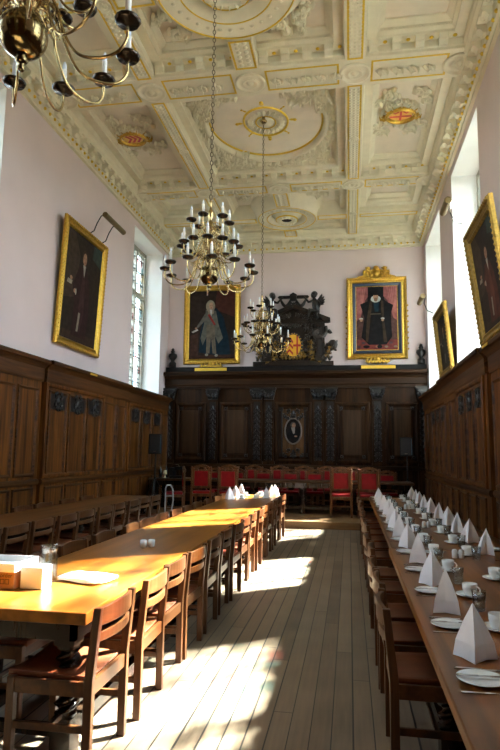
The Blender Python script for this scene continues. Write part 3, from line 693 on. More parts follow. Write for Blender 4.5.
def fig_ruff():     # black gown, white ruff, pink curtains, red carpet
    L = [((.09, .045, .04), [(0, 0), (1, 0), (1, 1), (0, 1)]), ((.012, .012, .013), [(.28, .28), (.68, .28), (.68, 1), (.28, 1)]),
      ((.3, .1, .095), [(0, .45), (.1, .5), (.22, .78), (.29, .84), (.29, 1), (0, 1)]), ((.3, .1, .095), [(1, .45), (.9, .5), (.76, .78), (.67, .84), (.67, 1), (1, 1)])]
    for k in range(5):
        L.append(((.42, .17, .15), [(.02+.05*k, 1), (.035+.05*k, 1), (.05+.03*k, .72), (.03+.02*k, .55), (.02+.02*k, .6)])); L.append(((.42, .17, .15), [(.98-.055*k, 1), (.965-.055*k, 1), (.95-.03*k, .72), (.97-.02*k, .55)]))
    L += [((.16, .04, .035), [(0, 0), (1, 0), (1, .16), (0, .16)])]
    for k in range(9): L.append((R.choice([(.3, .12, .09), (.09, .05, .06), (.22, .16, .12)]), EL(.06+.11*k, .05+.06*(k % 2), .045, .018)))
    L += [((.012, .011, .012), [(.4, .84), (.58, .84), (.78, .74), (.9, .7), (.84, .55), (.86, .2), (.72, .08), (.3, .08), (.12, .2), (.2, .5), (.1, .72), (.26, .76)]),
      ((.05, .032, .02), [(.34, .78), (.4, .8), (.34, .45), (.28, .12), (.22, .12), (.26, .5)]), ((.05, .032, .02), [(.6, .8), (.66, .76), (.68, .45), (.74, .12), (.66, .12), (.62, .5)]),
      ((.01, .03, .045), [(.42, .78), (.56, .78), (.54, .6), (.45, .6)]), ((.5, .52, .48), EL(.48, .8, .12, .055)), (SKIN, EL(.48, .835, .062, .06)), ((.22, .13, .08), EL(.48, .79, .045, .03)), ((.012, .012, .013), [(.4, .86), (.56, .86), (.57, .93), (.39, .93)]),
      ((.06, .03, .02), EL(.46, .85, .008, .005)), ((.06, .03, .02), EL(.505, .85, .008, .005)), ((.45, .43, .38), EL(.12, .49, .05, .016)), (SKIN, EL(.12, .465, .035, .022)), ((.45, .43, .38), EL(.64, .49, .045, .016)), (SKIN, EL(.64, .465, .03, .02)),
      ((.1, .08, .05), [(.34, .555), (.6, .555), (.6, .57), (.34, .57)]), ((.012, .011, .012), EL(.24, .05, .08, .022)), ((.012, .011, .012), EL(.56, .05, .06, .03))]
    return L
def fig_dark(robe, face=(.5, .78), lean=1):   # sitter in a dark room, face, hands and a few pale touches
    x, y = face
    return [((.028, .02, .016), [(0, 0), (1, 0), (1, 1), (0, 1)]), ((.06, .04, .028), [(0, .35), (.3, .4), (.38, .8), (.2, 1), (0, 1)]), ((.04, .06, .05), [(.72, .86), (1, .8), (1, 1), (.75, 1)]), ((.045, .028, .02), [(0, 0), (1, 0), (1, .1), (0, .08)]),
      (robe, [(x-.12, y-.09), (x+.1, y-.09), (x+.2, y-.25), (x+.24, .3), (x+.2, .05), (x-.2, .05), (x-.18, .35), (x-.26, .5), (x-.2, y-.2)]), (tuple(q*1.6 for q in robe), [(x-.02, y-.12), (x+.05, y-.12), (x+.1, .3), (x+.02, .08), (x-.06, .3)]),
      ((.05, .03, .02), EL(x, y+.01, .075, .075)), (SKIN, EL(x+.008, y, .052, .06)), ((.08, .04, .03), EL(x-.01, y+.012, .008, .005)), ((.08, .04, .03), EL(x+.03, y+.012, .008, .005)), ((.3, .1, .08), EL(x+.01, y-.03, .016, .006)),
      (WHT, [(x-.03, y-.06), (x+.05, y-.06), (x+.02, y-.18)]), (SKIN, EL(x-.2, .46, .03, .02)), ((.4, .38, .3), EL(x-.17, .455, .02, .03)), (SKIN, EL(x-.32, .56, .035, .018)), ((.4, .36, .28), [(x-.42, .5), (x-.3, .5), (x-.28, .54), (x-.4, .54)]), ((.3, .28, .22), [(x-.08, .1), (x-.03, .1), (x+.0, .28), (x-.05, .28)])]
GP = [(0, 0), (0, .05), (.02, .075), (.05, .07), (.06, .05), (.1, .035), (.13, .045), (.15, .03), (.16, .015)]
def portrait(loc, rz, lean, W, H, fig, label, extra=None, GILT=GILT):
    t = empty('framed_portrait', loc, rz); t.rotation_euler.x = lean; tag(t, label, 'painting', 'framed portraits on the walls')
    m = MB(); m.frame(PO, -W/2, W/2, 0, H, GP)
    for u, v in ((-1, 0), (1, 0), (-1, 1), (1, 1)): pass
    st = .075; n = int(W/st)
    for k in range(n): m.ball(PO(-W/2+.06+k*(W-.12)/(n-1), .03, .07), .02, 0, 6, 4); m.ball(PO(-W/2+.06+k*(W-.12)/(n-1), H-.03, .07), .02, 0, 6, 4)
    n = int(H/st)
    for k in range(n): m.ball(PO(-W/2+.03, .06+k*(H-.12)/(n-1), .07), .02, 0, 6, 4); m.ball(PO(W/2-.03, .06+k*(H-.12)/(n-1), .07), .02, 0, 6, 4)
    m.box(-W/2+.05, W/2-.05, .05, H-.05, -.0, .01, 0, PO)
    m.build('frame', GILT, t)
    i = .155
    if extra == 'slip':
        m = MB(); m.frame(PO, -W/2+i, W/2-i, i, H-i, [(0, .03), (.02, .04), (.07, .03), (.085, .02), (.09, .012)]); m.build('inner_slip', mat('blue_black_slip', (.01, .018, .035), .3), t)
        m = MB(); m.frame(PO, -W/2+i+.09, W/2-i-.09, i+.09, H-i-.09, [(0, .022), (.012, .022), (.016, .013)]); m.build('slip_line', GILT, t); i += .1
    m = MB(); mats = []; idx = {}
    for k, (c, poly) in enumerate(fig):
        if c not in idx: idx[c] = len(mats); mats.append(paint(c))
        m.add([PO(-W/2+i+u*(W-2*i), i+v*(H-2*i), .0125+.00035*k) for u, v in poly], [tuple(range(len(poly)))], idx[c])
    m.build('canvas', mats, t)
    if extra:
        m = MB(); Q = lambda u, v, h: PO(u, v, .04+h)
        for s in (-1, 1):
            for k in range(3): m.scroll(Q, s*(.03+.1*k), .03, PI/2*(1-s)-s*.3, .16, -s, .18, .05)
        m.ball(PO(0, 0, .07), .06, 0, 8, 5, (1.2, .6, 1))
        m.build('foot_ornament', GILT, t)
    if extra == 'slip':
        m = MB(); m.prism(PO, [(-.56, H-.02), (.56, H-.02), (.5, H+.03), (.36, H+.06), (.25, H+.14), (.17, H+.2), (.08, H+.24), (-.08, H+.24), (-.17, H+.2), (-.25, H+.14), (-.36, H+.06), (-.5, H+.03)], .0, .06); m.ball(PO(0, H+.25, .05), .08, 0, 10, 6, (1, .6, 1)); m.ball(PO(0, H+.1, .08), .09, 0, 10, 6, (1, .5, 1))
        for s in (-1, 1):
            m.scroll(Q, s*.1, H+.2, -s*.9+PI/2*(1-s), .2, s, .16, .05); m.scroll(Q, s*.3, H+.02, PI/2*(1-s)+s*2.6, .18, -s, .16, .05); m.scroll(Q, s*.05, H+.04, PI/2-s*.7, .14, -s, .2, .06)
        m.build('crest', GILT, t)
        m = MB()
        for s in (-1, 1):
            for k in range(9): m.leaf(PO and (lambda u, v, h: PO(u, v, .03+h)), s*(W/2-.02), .25+k*.15, s*.6+PI/2*(1-s)+(-.0), .07, .03, .03)
        m.build('side_ornament', GILT, t)
    return t
portrait((LX+.03, 10.38, 3.44), PI/2, .045, 1.82, 2.37, fig_dark((.035, .016, .016), (.5, .8)), 'tall gilt framed dark portrait hanging alone on the pink wall beside the leaded window')
portrait((-3.85, EY-.02, 4.03), 0, .02, 1.66, 2.3, fig_wig(), 'gilt framed portrait of a person in a long pale wig and blue cloak, standing', 'foot')
portrait((.78, EY-.02, 4.11), 0, .02, 1.62, 2.28, fig_ruff(), 'gilt crested portrait of a person in black gown and white ruff between pink curtains', 'slip')
portrait((RX-.1, 12.1, 3.12), -PI/2, .085, 1.4, 1.36, fig_dark((.03, .03, .028), (.5, .72)), 'gilt framed portrait tilted off the window wall, seen almost edge on near the far corner', GILT=GILT_SH)
portrait((RX-.09, 8.12, 3.12), -PI/2, .115, 1.56, 1.68, fig_dark((.09, .03, .02), (.55, .72)), 'large gilt framed portrait of a person in brown and red tilted between the tall windows', GILT=GILT_SH)
OVL = empty('oval_portrait', (SX, SF-.014, 1.76)); tag(OVL, 'small oval portrait of a person in black, set in the dark screen', 'painting')
m = MB(); Q = lambda u, v, h: PO(u, v+.38, h); m.ring(Q, 0, 0, .205, .325, [(0, 0), (0, .03), (.015, .045), (.03, .035), (.04, 0)], 40); m.build('frame', mat('grey_gilt_moulding', (.16, .13, .12), .35, .5, .2), OVL)
m = MB(); mats = []
for k, (c, poly) in enumerate([((.016, .013, .012), EL(0, 0, .21, .33, 32)), ((.011, .01, .011), [(-.15, -.2), (.17, -.2), (.15, .02), (.05, .1), (-.08, .1), (-.16, 0)]), ((.1, .09, .08), EL(-.0, .17, .075, .08)), ((.42, .24, .16), EL(.015, .155, .05, .066)),
      ((.32, .3, .27), [(-.06, .1), (.05, .1), (.04, -.06), (.0, -.08)]), ((.35, .2, .14), EL(.07, -.14, .04, .022)), ((.1, .05, .04), EL(.0, .17, .008, .005)), ((.1, .05, .04), EL(.035, .17, .008, .005)), ((.3, .1, .09), EL(.02, .115, .016, .006))]):
    mats.append(paint(c)); m.add([Q(u, v, .008+.0008*k) for u, v in poly], [tuple(range(len(poly)))], k)
m.build('canvas', mats, OVL)
def picture_light(x, y, z, s, w, out, label):
    """brass tube on two bent rods over the top of a frame; s = +1 on the wall that faces +x"""
    t = empty('picture_light', (x, y, z), PI/2 if s > 0 else -PI/2); tag(t, label, 'picture light')
    m = MB(); m.tube([(-w/2, -out, .0), (w/2, -out, .0)], .055, 12); m.build('lamp_shade', mat('dull_brass_tube', (.2, .15, .07), .4, .8, .1), t)
    for d in ((-w*.3, w*.3) if s > 0 else (0,)):
        m = MB(); m.tube([(d, .02, -.3), (d, -.1, -.24), (d, -.16, -.08), (d, -out*.6, .06), (d, -out+.02, .05), (d, -out, .02)], .011, 6); m.build('bracket_arm', GREY_M, t)
picture_light(LX+.16, 10.72, 6.08, 1, .95, .4, 'dull brass tube picture light above the dark portrait by the leaded window')
picture_light(RX-.3, 12.72, 4.84, -1, .6, .22, 'brass picture light on a curved rod above the picture seen edge on')
picture_light(RX-.32, 9.2, 5.42, -1, .5, .22, 'brass picture light on a long curved wire above the big tilted portrait')

# ------------------------------------------------------------------ chandeliers
def make_chandelier():
    t = empty('chandelier')
    m = MB(); m.ball((0, 0, 0), .113, 0, 28, 18); m.lathe([(0, -.19), (.012, -.185), (.02, -.17), (.01, -.155), (.022, -.145), (.032, -.13), (.02, -.115), (.035, -.1), (.03, -.09)], 14); m.build('ball', BRASS_D, t)
    m = MB(); m.lathe([(.03, .09), (.05, .105), (.03, .125), (.05, .15), (.062, .19), (.03, .22), (.024, .27), (.05, .31), (.062, .36), (.05, .4), (.022, .43), (.02, .48), (.04, .52), (.05, .57), (.03, .62), (.018, .66), (.03, .7), (.036, .74), (.015, .78), (.012, .84), (.022, .87), (.0, .9)], 14); m.build('stem', BRASS, t)
    m = MB(); z = .88; k = 0
    while z < 4.62:
        q = [(.017*math.cos(2*PI*j/8), .03*math.sin(2*PI*j/8)) for j in range(9)]
        m.tube([((a, 0, z+b) if k % 2 else (0, a, z+b)) for a, b in q], .005, 4, 0, False); z += .052; k += 1
    m.build('chain', mat('chain_brass', (.13, .11, .07), .4, .8, .1), t)
    def arm(n, path, rp, zp, off, rad):
        am = MB(); am.tube(path, rad, 6)
        # a small curl riding on the arm
        c = path[len(path)//3]; am.tube([(c[0]+.03*math.cos(q)*(1-q/9), 0, c[2]+.035+.03*math.sin(q)*(1-q/9)) for q in [k*.7 for k in range(9)]], rad*.8, 5)
        pn = MB(); pn.lathe([(0, -.022), (.012, -.02), (.02, -.008), (.054, -.004), (.063, .013), (.06, .018), (.044, .006), (.016, .008), (.014, .03), (.011, .034)], 14, (rp, 0, zp))
        cd = MB(); cd.lathe([(.0145, .03), (.0145, .122), (.01, .126)], 9, (rp, 0, zp), 0); cd.lathe([(.01, .124), (.0125, .136), (.0115, .152), (.005, .17), (0, .176)], 8, (rp, 0, zp), 1)
        first = None
        for k in range(n):
            if first is None:
                a = am.build('arm', BRASS, t); first = a; p = pn.build('drip_pan', PAN, a); c_ = cd.build('candle', [WAX, BULB], a)
            else: a = copy_tree(first, t)
            a.rotation_euler = (0, 0, off+2*PI*k/n)
    def curve(pts, n=5):      # Catmull-Rom through the points
        P = [Vector((x, 0, z)) for x, z in pts]; P = [P[0]*2-P[1]]+P+[P[-1]*2-P[-2]]; out = []
        for i in range(1, len(P)-2):
            for k in range(n):
                u = k/n; a, b, c, d = P[i-1], P[i], P[i+1], P[i+2]
                out.append(tuple(.5*((2*b)+(c-a)*u+(2*a-5*b+4*c-d)*u*u+(3*b-a-3*c+d)*u**3)))
        return out+[tuple(P[-2])]
    arm(12, curve([(.05, .17), (.11, .2), (.16, .13), (.19, .02), (.26, -.1), (.36, -.13), (.45, -.107), (.497, -.045), (.5, .025)]), .5, .045, 0, .0075)
    arm(12, curve([(.05, .34), (.09, .39), (.13, .34), (.15, .24), (.2, .19), (.26, .19), (.31, .24), (.32, .31)]), .32, .33, .4, .0065)
    arm(6, curve([(.035, .54), (.07, .6), (.1, .56), (.12, .49), (.16, .46), (.2, .49), (.22, .56), (.22, .61)]), .22, .63, .1, .006)
    sc = MB()       # reflector scrolls between the tiers
    sc.tube([(.05+.075*k/7, 0, .3+.1*math.sin(k*.95)*(1-k/11)) for k in range(8)], .007, 6); sc.ball((.125, 0, .27), .016, 0, 8, 5)
    sc.tube([(.04+.06*k/7, 0, .49+.09*math.sin(k*.95)*(1-k/11)) for k in range(8)], .006, 6); sc.ball((.1, 0, .46), .014, 0, 8, 5)
    sc.tube([(.05+.1*math.sin(k*.5), 0, .2-.025*k) for k in range(6)], .007, 6); sc.ball((.11, 0, .07), .015, 0, 8, 5)
    f = None
    for k in range(10):
        if f is None: f = sc.build('scroll_ornament', BRASS, t); o = f
        else: o = copy_tree(f, t)
        o.rotation_euler = (0, 0, 2*PI*k/10)
    m = MB(); m.lathe([(.0, 4.4), (.05, 4.4), (.07, 4.43), (.03, 4.47), (.03, 4.52)], 14); m.build('ceiling_hook', BRASS, t)
    return t
def hang(t, x, y, z, rz, top, label):
    t.location = (x, y, z); t.rotation_euler = (0, 0, rz); tag(t, label, 'chandelier', 'brass chandeliers down the middle of the hall')
    for c in t.children:
        if c.name.startswith('ceiling_hook'): c.location = (0, 0, top-z-4.52+.06)
CH = make_chandelier()
hang(CH, -1.547, 6.3, 3.54, .28, 7.55, 'many-armed brass chandelier hanging in full view before the wigged portrait')
c2 = copy_tree(CH); hang(c2, -1.555, 10.42, 3.53, .35, 7.87, 'brass chandelier farther down the hall, hanging before the carved overmantel')
c3 = copy_tree(CH); hang(c3, -1.5, 2.33, 3.495, .105, 7.87, 'brass chandelier close overhead, cut off by the picture edge, large ball showing')

# ------------------------------------------------------------------ seats
def make_chair():
    """light oak dining chair, facing local +x, origin on the floor between the rear legs"""
    t = empty('dining_chair'); w = .225
    for s in (-1, 1):
        m = MB(); y = s*w
        m.add([(a, y+b, z) for z, a0, a1 in ((0, -.022, .022), (.45, -.022, .022), (.785, -.052, -.014)) for a, b in ((a0, -.02), (a1, -.02), (a1, .02), (a0, .02))],
              [(0, 1, 2, 3), (8, 9, 10, 11)]+[(c*4+i, c*4+(i+1) % 4, c*4+4+(i+1) % 4, c*4+4+i) for c in range(2) for i in range(4)])
        m.build('leg', CH_OAK, t, bevel=.004)
        m = MB(); m.box(.385, .425, y-.02, y+.02, 0, .44); m.build('leg', CH_OAK, t, bevel=.004)
    m = MB(); m.box(-.005, .4, -w-.012, -w+.012, .365, .435); m.box(-.005, .4, w-.012, w+.012, .365, .435)
    m.box(-.012, .012, -w, w, .365, .435); m.box(.393, .417, -w, w, .365, .435); m.build('seat_frame', CH_OAKY, t, bevel=.003)
    m = MB(); n = 8; vs = []
    for i in range(n+1):
        for j in range(n+1):
            u, v = i/n, j/n; e = .014*(1-(2*v-1)**2); vs.append((.018+.42*u, (-.2+.4*v)*(1+.06*u), .452-e+.012*u))
    k = len(vs); vs += [(x, y, .43) for x, y, z in vs]
    fs = [(i*(n+1)+j, (i+1)*(n+1)+j, (i+1)*(n+1)+j+1, i*(n+1)+j+1) for i in range(n) for j in range(n)]; fs += [tuple(q+k for q in f) for f in fs]
    bd = [i*(n+1) for i in range(n+1)]+[n*(n+1)+j for j in range(1, n+1)]+[i*(n+1)+n for i in range(n-1, -1, -1)]+[j for j in range(n-1, 0, -1)]
    fs += [(bd[i], bd[(i+1) % len(bd)], bd[(i+1) % len(bd)]+k, bd[i]+k) for i in range(len(bd))]
    m.add(vs, fs, 0, True); o = m.build('seat', CH_SEAT, t, bevel=.004)
    def rail(z0, z1, bow, th):
        m = MB(); n = 10; vs = []
        for i in range(n+1):
            y = -w+.012+(2*w-.024)*i/n; b = -bow*(1-(2*i/n-1)**2); xm = -.033*((z0+z1)/2-.45)/.35
            for a, z in ((-th, z0), (th, z0), (th, z1), (-th, z1)): vs.append((xm+b+a, y, z+(.012*(1-(2*i/n-1)**2) if z == z1 and z1 > .77 else 0)))
        m.add(vs, [(0, 1, 2, 3), tuple(n*4+i for i in range(4))]+[(i*4+j, i*4+(j+1) % 4, i*4+4+(j+1) % 4, i*4+4+j) for i in range(n) for j in range(4)])
        return m
    rail(.695, .775, .035, .011).build('top_rail', CH_OAKY, t, bevel=.003); rail(.615, .66, .035, .009).build('back_slat', CH_OAKY, t, bevel=.003)
    for s in (-1, 1): m = MB(); m.box(0, .4, s*w-.01, s*w+.01, .2, .235); m.build('stretcher', CH_OAKY, t, bevel=.003)
    m = MB(); m.box(.19, .21, -w, w, .205, .23); m.build('stretcher', CH_OAKY, t, bevel=.003)
    return t
CHAIR = [make_chair(), 0]
def chair(x, y, rz, label, group):
    t = CHAIR[0] if not CHAIR[1] else copy_tree(CHAIR[0]); CHAIR[1] = 1
    t.location = (x, y, 0); t.rotation_euler = (0, 0, rz); tag(t, label, 'chair', group)
# aisle side of the sunlit table
ys = [3.08, 3.73, 4.23, 4.76, 5.4, 6.0, 6.55, 7.1, 7.65, 8.2, 8.75, 9.3, 9.9, 10.5, 11.05]
for i, y in enumerate(ys):
    chair(-1.255+.012*math.sin(i*2.3), y, PI+.03*math.sin(i*1.7), 'oak chair on the aisle side of the sunlit honey table, %s from the front' % ORD[i], 'oak chairs along the aisle side of the sunlit table')
ys = [3.5, 4.2, 4.8, 5.45, 6.12, 6.65, 7.2, 7.75, 8.35, 8.95, 9.6, 10.25, 10.9]
for i, y in enumerate(ys):
    chair(-2.27+.015*math.sin(i*1.9), y, .03*math.sin(i*2.1), 'oak chair on the inner side of the sunlit table, %s from the front' % ORD[i], 'oak chairs between the two tables')
ys = [5.2, 5.75, 6.3, 6.87, 7.4, 7.98, 8.55, 9.1, 9.65, 10.15]
for i, y in enumerate(ys):
    chair(-3.42+.012*math.sin(i*2.9), y, PI+.02*math.sin(i*1.3), 'oak chair on the hall side of the brown wall table, %s from the front' % ORD[i], 'oak chairs along the hall side of the wall table')
ys = [6.15, 6.75, 7.6, 8.15, 8.9, 9.6]
for i, y in enumerate(ys):
    chair(-4.39, y, .02*math.sin(i*3.3), 'oak chair between the brown wall table and the panelling, %s from the front' % ORD[i], 'oak chairs behind the wall table')
ys = [3.36, 3.96, 4.47, 5.27, 5.86, 6.84, 7.5, 8.1, 8.75, 9.4, 10.05, 10.8]
for i, y in enumerate(ys):
    chair(.205+.012*math.sin(i*2.7), y, .025*math.sin(i*1.5), 'dark oak chair pushed under the laid table on the aisle side, %s from the front' % ORD[i], 'oak chairs along the aisle side of the laid table')

# ------------------------------------------------------------------ tables
def twist_leg(m, x, y, z0, z1, r=.05, turns=3.2):
    n, k = 14, 60; vs = []
    for i in range(k+1):
        u = i/k; z = z0+(z1-z0)*u
        for j in range(n):
            q = 2*PI*j/n; e = r*(1+.28*math.cos(2*(q-2*PI*turns*u))) if .06 < u < .94 else r*1.15
            vs.append((x+e*math.cos(q), y+e*math.sin(q), z))
    m.add(vs, [(i*n+j, i*n+(j+1) % n, (i+1)*n+(j+1) % n, (i+1)*n+j) for i in range(k) for j in range(n)], 0, True)
def long_table(name, x0, x1, y0, y1, top, label, thick=.05, legs=4, z=0., h=.75, legmat=None, twist=True):
    t = empty(name, ((x0+x1)/2, (y0+y1)/2, z)); tag(t, label, 'table'); a, b = (x1-x0)/2, (y1-y0)/2
    m = MB(); m.box(-a, a, -b, b, h-thick, h); m.build('table_top', top, t, bevel=.006)
    m = MB(); ax, ay = a-.1, b-.1
    m.box(-ax, ax, -ay, -ay+.03, h-thick-.11, h-thick); m.box(-ax, ax, ay-.03, ay, h-thick-.11, h-thick); m.box(-ax, -ax+.03, -ay, ay, h-thick-.11, h-thick); m.box(ax-.03, ax, -ay, ay, h-thick-.11, h-thick)
    m.build('apron', LEG_BLK, t)
    long_y = b > a; n = legs
    for i in range(n):
        for s in (-1, 1):
            m = MB(); p = -1+2*i/(n-1)
            x, y = (s*(ax-.06), p*(ay-.06)) if long_y else (p*(ax-.06), s*(ay-.06))
            m.box(x-.055, x+.055, y-.055, y+.055, 0, .2); m.box(x-.055, x+.055, y-.055, y+.055, h-thick-.14, h-thick)
            twist_leg(m, x, y, .2, h-thick-.14); m.build('leg', legmat or LEG_BLK, t)
    m = MB()
    if long_y:
        for s in (-1, 1): m.box(s*(ax-.06)-.03, s*(ax-.06)+.03, -ay+.05, ay-.05, .09, .16)
        for i in range(n): p = -1+2*i/(n-1); m.box(-ax+.06, ax-.06, p*(ay-.06)-.025, p*(ay-.06)+.025, .1, .15)
    else:
        for s in (-1, 1): m.box(-ax+.05, ax-.05, s*(ay-.06)-.03, s*(ay-.06)+.03, .09, .16)
        for i in range(n): p = -1+2*i/(n-1); m.box(p*(ax-.06)-.025, p*(ax-.06)+.025, -ay+.06, ay-.06, .1, .15)
    m.build('stretcher', LEG_BLK, t)
    return t
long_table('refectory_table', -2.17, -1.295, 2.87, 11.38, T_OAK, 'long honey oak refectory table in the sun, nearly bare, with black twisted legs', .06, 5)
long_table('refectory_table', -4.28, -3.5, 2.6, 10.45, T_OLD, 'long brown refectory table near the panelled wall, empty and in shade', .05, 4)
long_table('refectory_table', .325, 1.31, 1.2, 5.335, T_SHADED, 'shade-darkened refectory table laid with white napkins, the front one of two end to end', .05, 3)
long_table('refectory_table', .35, 1.33, 5.35, 11.4, T_SHADED, 'laid shade-darkened refectory table behind the front one, reaching to the dais', .05, 4)
long_table('high_table', -4.85, 1.45, 13.98, 14.85, T_HIGH, 'dark high table on the dais running across the end of the hall', .05, 6, .15)
t = empty('wall_bench', (1.72, 6.6, 0)); tag(t, 'long dark bench against the panelling behind the laid table', 'bench')
m = MB(); m.box(-.18, .2, -5, 5, .42, .46); m.build('seat', T_HIGH, t, bevel=.005)
for k in range(6):
    m = MB(); y = -4.8+1.92*k; m.box(-.14, .18, y-.03, y+.03, 0, .42); m.build('leg', LEG_BLK, t, bevel=.005)

def make_carver():
    """carved oak armless chair with red leather seat and arched crest, facing local +y, origin on the floor at the middle"""
    t = empty('red_carver_chair'); w = .225
    def post(x, y, z0, z1, r):
        m = MB(); n = int((z1-z0)/.05); pr = []
        for i in range(n*2+1): pr.append((r*(1+.22*math.cos(i*PI)) if 1 < i < n*2-1 else r*1.1, z0+(z1-z0)*i/(n*2)))
        m.lathe(pr, 10, (x, y, 0)); return m
    for s in (-1, 1):
        m = post(s*w, -.2, .46, .98, .022); m.box(s*w-.025, s*w+.025, -.225, -.175, 0, .47); m.ball((s*w, -.2, 1.0), .03, 0, 8, 6); m.build('rear_post', CR_OAK, t)
        m = post(s*w, .2, .06, .38, .024); m.box(s*w-.028, s*w+.028, .172, .228, .36, .44); m.ball((s*w, .2, .035), .035, 0, 8, 6); m.build('leg', CR_OAK, t)
    m = MB(); m.box(-w, w, -.215, -.185, .37, .43); m.box(-w, w, .185, .215, .37, .43); m.box(-w-.015, -w+.015, -.2, .2, .37, .43); m.box(w-.015, w+.015, -.2, .2, .37, .43); m.build('seat_frame', CR_OAK, t, bevel=.004)
    m = MB(); m.box(-.235, .235, -.17, .23, .43, .485); m.build('seat', RED, t, bevel=.02, seg=3)
    m = MB(); m.box(-.16, .16, -.215, -.165, .6, .93); m.build('back_pad', RED, t, bevel=.015, seg=3)
    m = MB(); PB = lambda u, v, h: (u, -.19-h, v)
    m.box(-.2, -.16, .55, .97, -.018, .018, 0, PB); m.box(.16, .2, .55, .97, -.018, .018, 0, PB); m.box(-w, w, .55, .6, -.018, .018, 0, PB); m.box(-w, w, .93, .97, -.018, .018, 0, PB)
    m.build('back_frame', CR_OAK, t, bevel=.004)
    m = MB(); n = 16; top = []; bot = []
    for i in range(n+1):
        u = -1+2*i/n; top.append((u*.22, .985+.085*math.cos(u*PI/2)**.7 if abs(u) < .999 else .985)); bot.append((u*.2, .965+.045*(1-u*u)))
    m.prism(PB, top+bot[::-1], -.02, .02)
    for s in (-1, 1): m.scroll(lambda u, v, h: PB(u, v, .01+h), s*.05, 1.0, PI/2*(1-s)+s*.3, .09, -s, .2, .03, leaves=False)
    m.build('crest_rail', CR_OAK, t)
    m = MB(); m.tube([(-w, .2, .2), (w, .2, .2)], .017, 8); m.tube([(-w, .2, .12), (-w, -.2, .12)], .017, 8); m.tube([(w, .2, .12), (w, -.2, .12)], .017, 8); m.build('stretcher', CR_OAK, t)
    return t
CARV = [make_carver(), 0]
def carver(x, y, rz, label, group, sc=1.):
    t = CARV[0] if not CARV[1] else copy_tree(CARV[0]); CARV[1] = 1
    t.location = (x, y, .15); t.rotation_euler = (0, 0, rz); t.scale = (1, 1, sc); tag(t, label, 'chair', group)
for x, l in ((-3.38, 'red leather chair on the hall side of the high table, first from the speaker stand'), (-2.75, 'red leather chair on the hall side of the high table, second from the speaker stand'),
             (-.19, 'red leather chair before the high table, in line with the aisle floor'), (.42, 'red leather chair before the high table, beyond the end of the laid table')):
    carver(x, 13.6, 0, l, 'red chairs on the hall side of the high table', 1.04)
carver(-4.0, 13.4, 1.9, 'carved red chair standing sideways beside the white tubular frame', 'red chairs on the hall side of the high table')
for i, x in enumerate([-3.5, -2.9, -2.2, -1.5, -.88, -.2, .38, .92]):
    carver(x, 15.08, PI, 'red chair tucked behind the high table facing the hall, %s from the speaker stand' % ORD[i], 'red chairs behind the high table', .93)
for i, x in enumerate([-3.2, -2.55, -1.86, -1.2, -.6, .1]):
    carver(x, 15.72, PI, 'arched red chair standing against the screen behind the high table, %s from the speaker stand' % ORD[i], 'red chairs against the end screen')

# ------------------------------------------------------------------ place settings
TZ = .7505
def napkin_mesh(seed):
    r = random.Random(seed); m = MB(); n = 8; H = .205+.012*r.random()
    base = [(.088, 0), (.042, .03), (.02, .085), (-.03, .045), (-.082, .01), (-.045, -.035), (.0, -.09), (.045, -.04)]
    base = [(x*(.92+.16*r.random()), y*(.92+.16*r.random())) for x, y in base]
    lev = [(0, 1.), (.3, .86), (.62, .52), (.88, .17), (1, .015)]; vs = []
    dx, dy = .012*(r.random()-.5), .012*(r.random()-.5)
    for h, s in lev:
        for i, (x, y) in enumerate(base):
            k = s if i % 2 == 0 else s*(1-.1*h)
            vs.append((x*k+dx*h, y*k+dy*h, H*h+(.006*(i % 2) if h == 0 else 0)))
    fs = [(c*n+i, c*n+(i+1) % n, (c+1)*n+(i+1) % n, (c+1)*n+i) for c in range(4) for i in range(n)]+[tuple(4*n+i for i in range(n))]
    m.add(vs, fs, 0, False)
    m.add([(base[1][0]*.95, base[1][1]*.95, .004), (base[0][0]*1.06, base[0][1]+.012, .003), (base[0][0]*.5+.006, base[0][1]+.02, H*.5), (base[1][0]*.6, base[1][1]*.7, H*.42)], [(0, 1, 2, 3)], 0)
    return m
PROTO = {}
def inst(key, fn, x, y, z, rz, label, cat, group):
    if key not in PROTO: PROTO[key] = fn(); t = PROTO[key]
    else: t = copy_tree(PROTO[key])
    t.location = (x, y, z); t.rotation_euler = (0, 0, rz); tag(t, label, cat, group); return t
def f_plate():
    m = MB(); m.lathe([(0, .004), (.05, .004), (.058, .006), (.085, .013), (.086, .0145), (.083, .0145), (.058, .009), (.05, .007), (0, .007)], 28); m.lathe([(.05, .004), (.05, 0), (.046, 0), (.046, .004)], 28); return m.build('side_plate', CHINA)
def f_saucer():
    m = MB(); m.lathe([(.04, 0), (.042, .003), (.055, .006), (.078, .014), (.078, .016), (.055, .009), (.036, .007), (.03, .005), (0, .005)], 28); m.lathe([(0, 0.), (.04, 0.)], 28); return m.build('saucer', CHINA)
def f_cup():
    m = MB(); m.lathe([(0, 0), (.026, 0), (.028, .004), (.034, .012), (.041, .04), (.0425, .066), (.0405, .066), (.039, .04), (.032, .014), (.0, .009)], 24); o = m.build('teacup', CHINA)
    h = MB(); h.tube([(.038+.026*math.sin(q), 0, .036+.02*math.cos(q)) for q in [PI*k/10 for k in range(11)]], .0042, 8, 0, True); h.build('handle', CHINA, o); return o
def f_glass():
    m = MB(); m.lathe([(0, 0), (.026, 0), (.029, .004), (.036, .1), (.0345, .1), (.028, .012), (0, .01)], 22); return m.build('tumbler', GLASS)
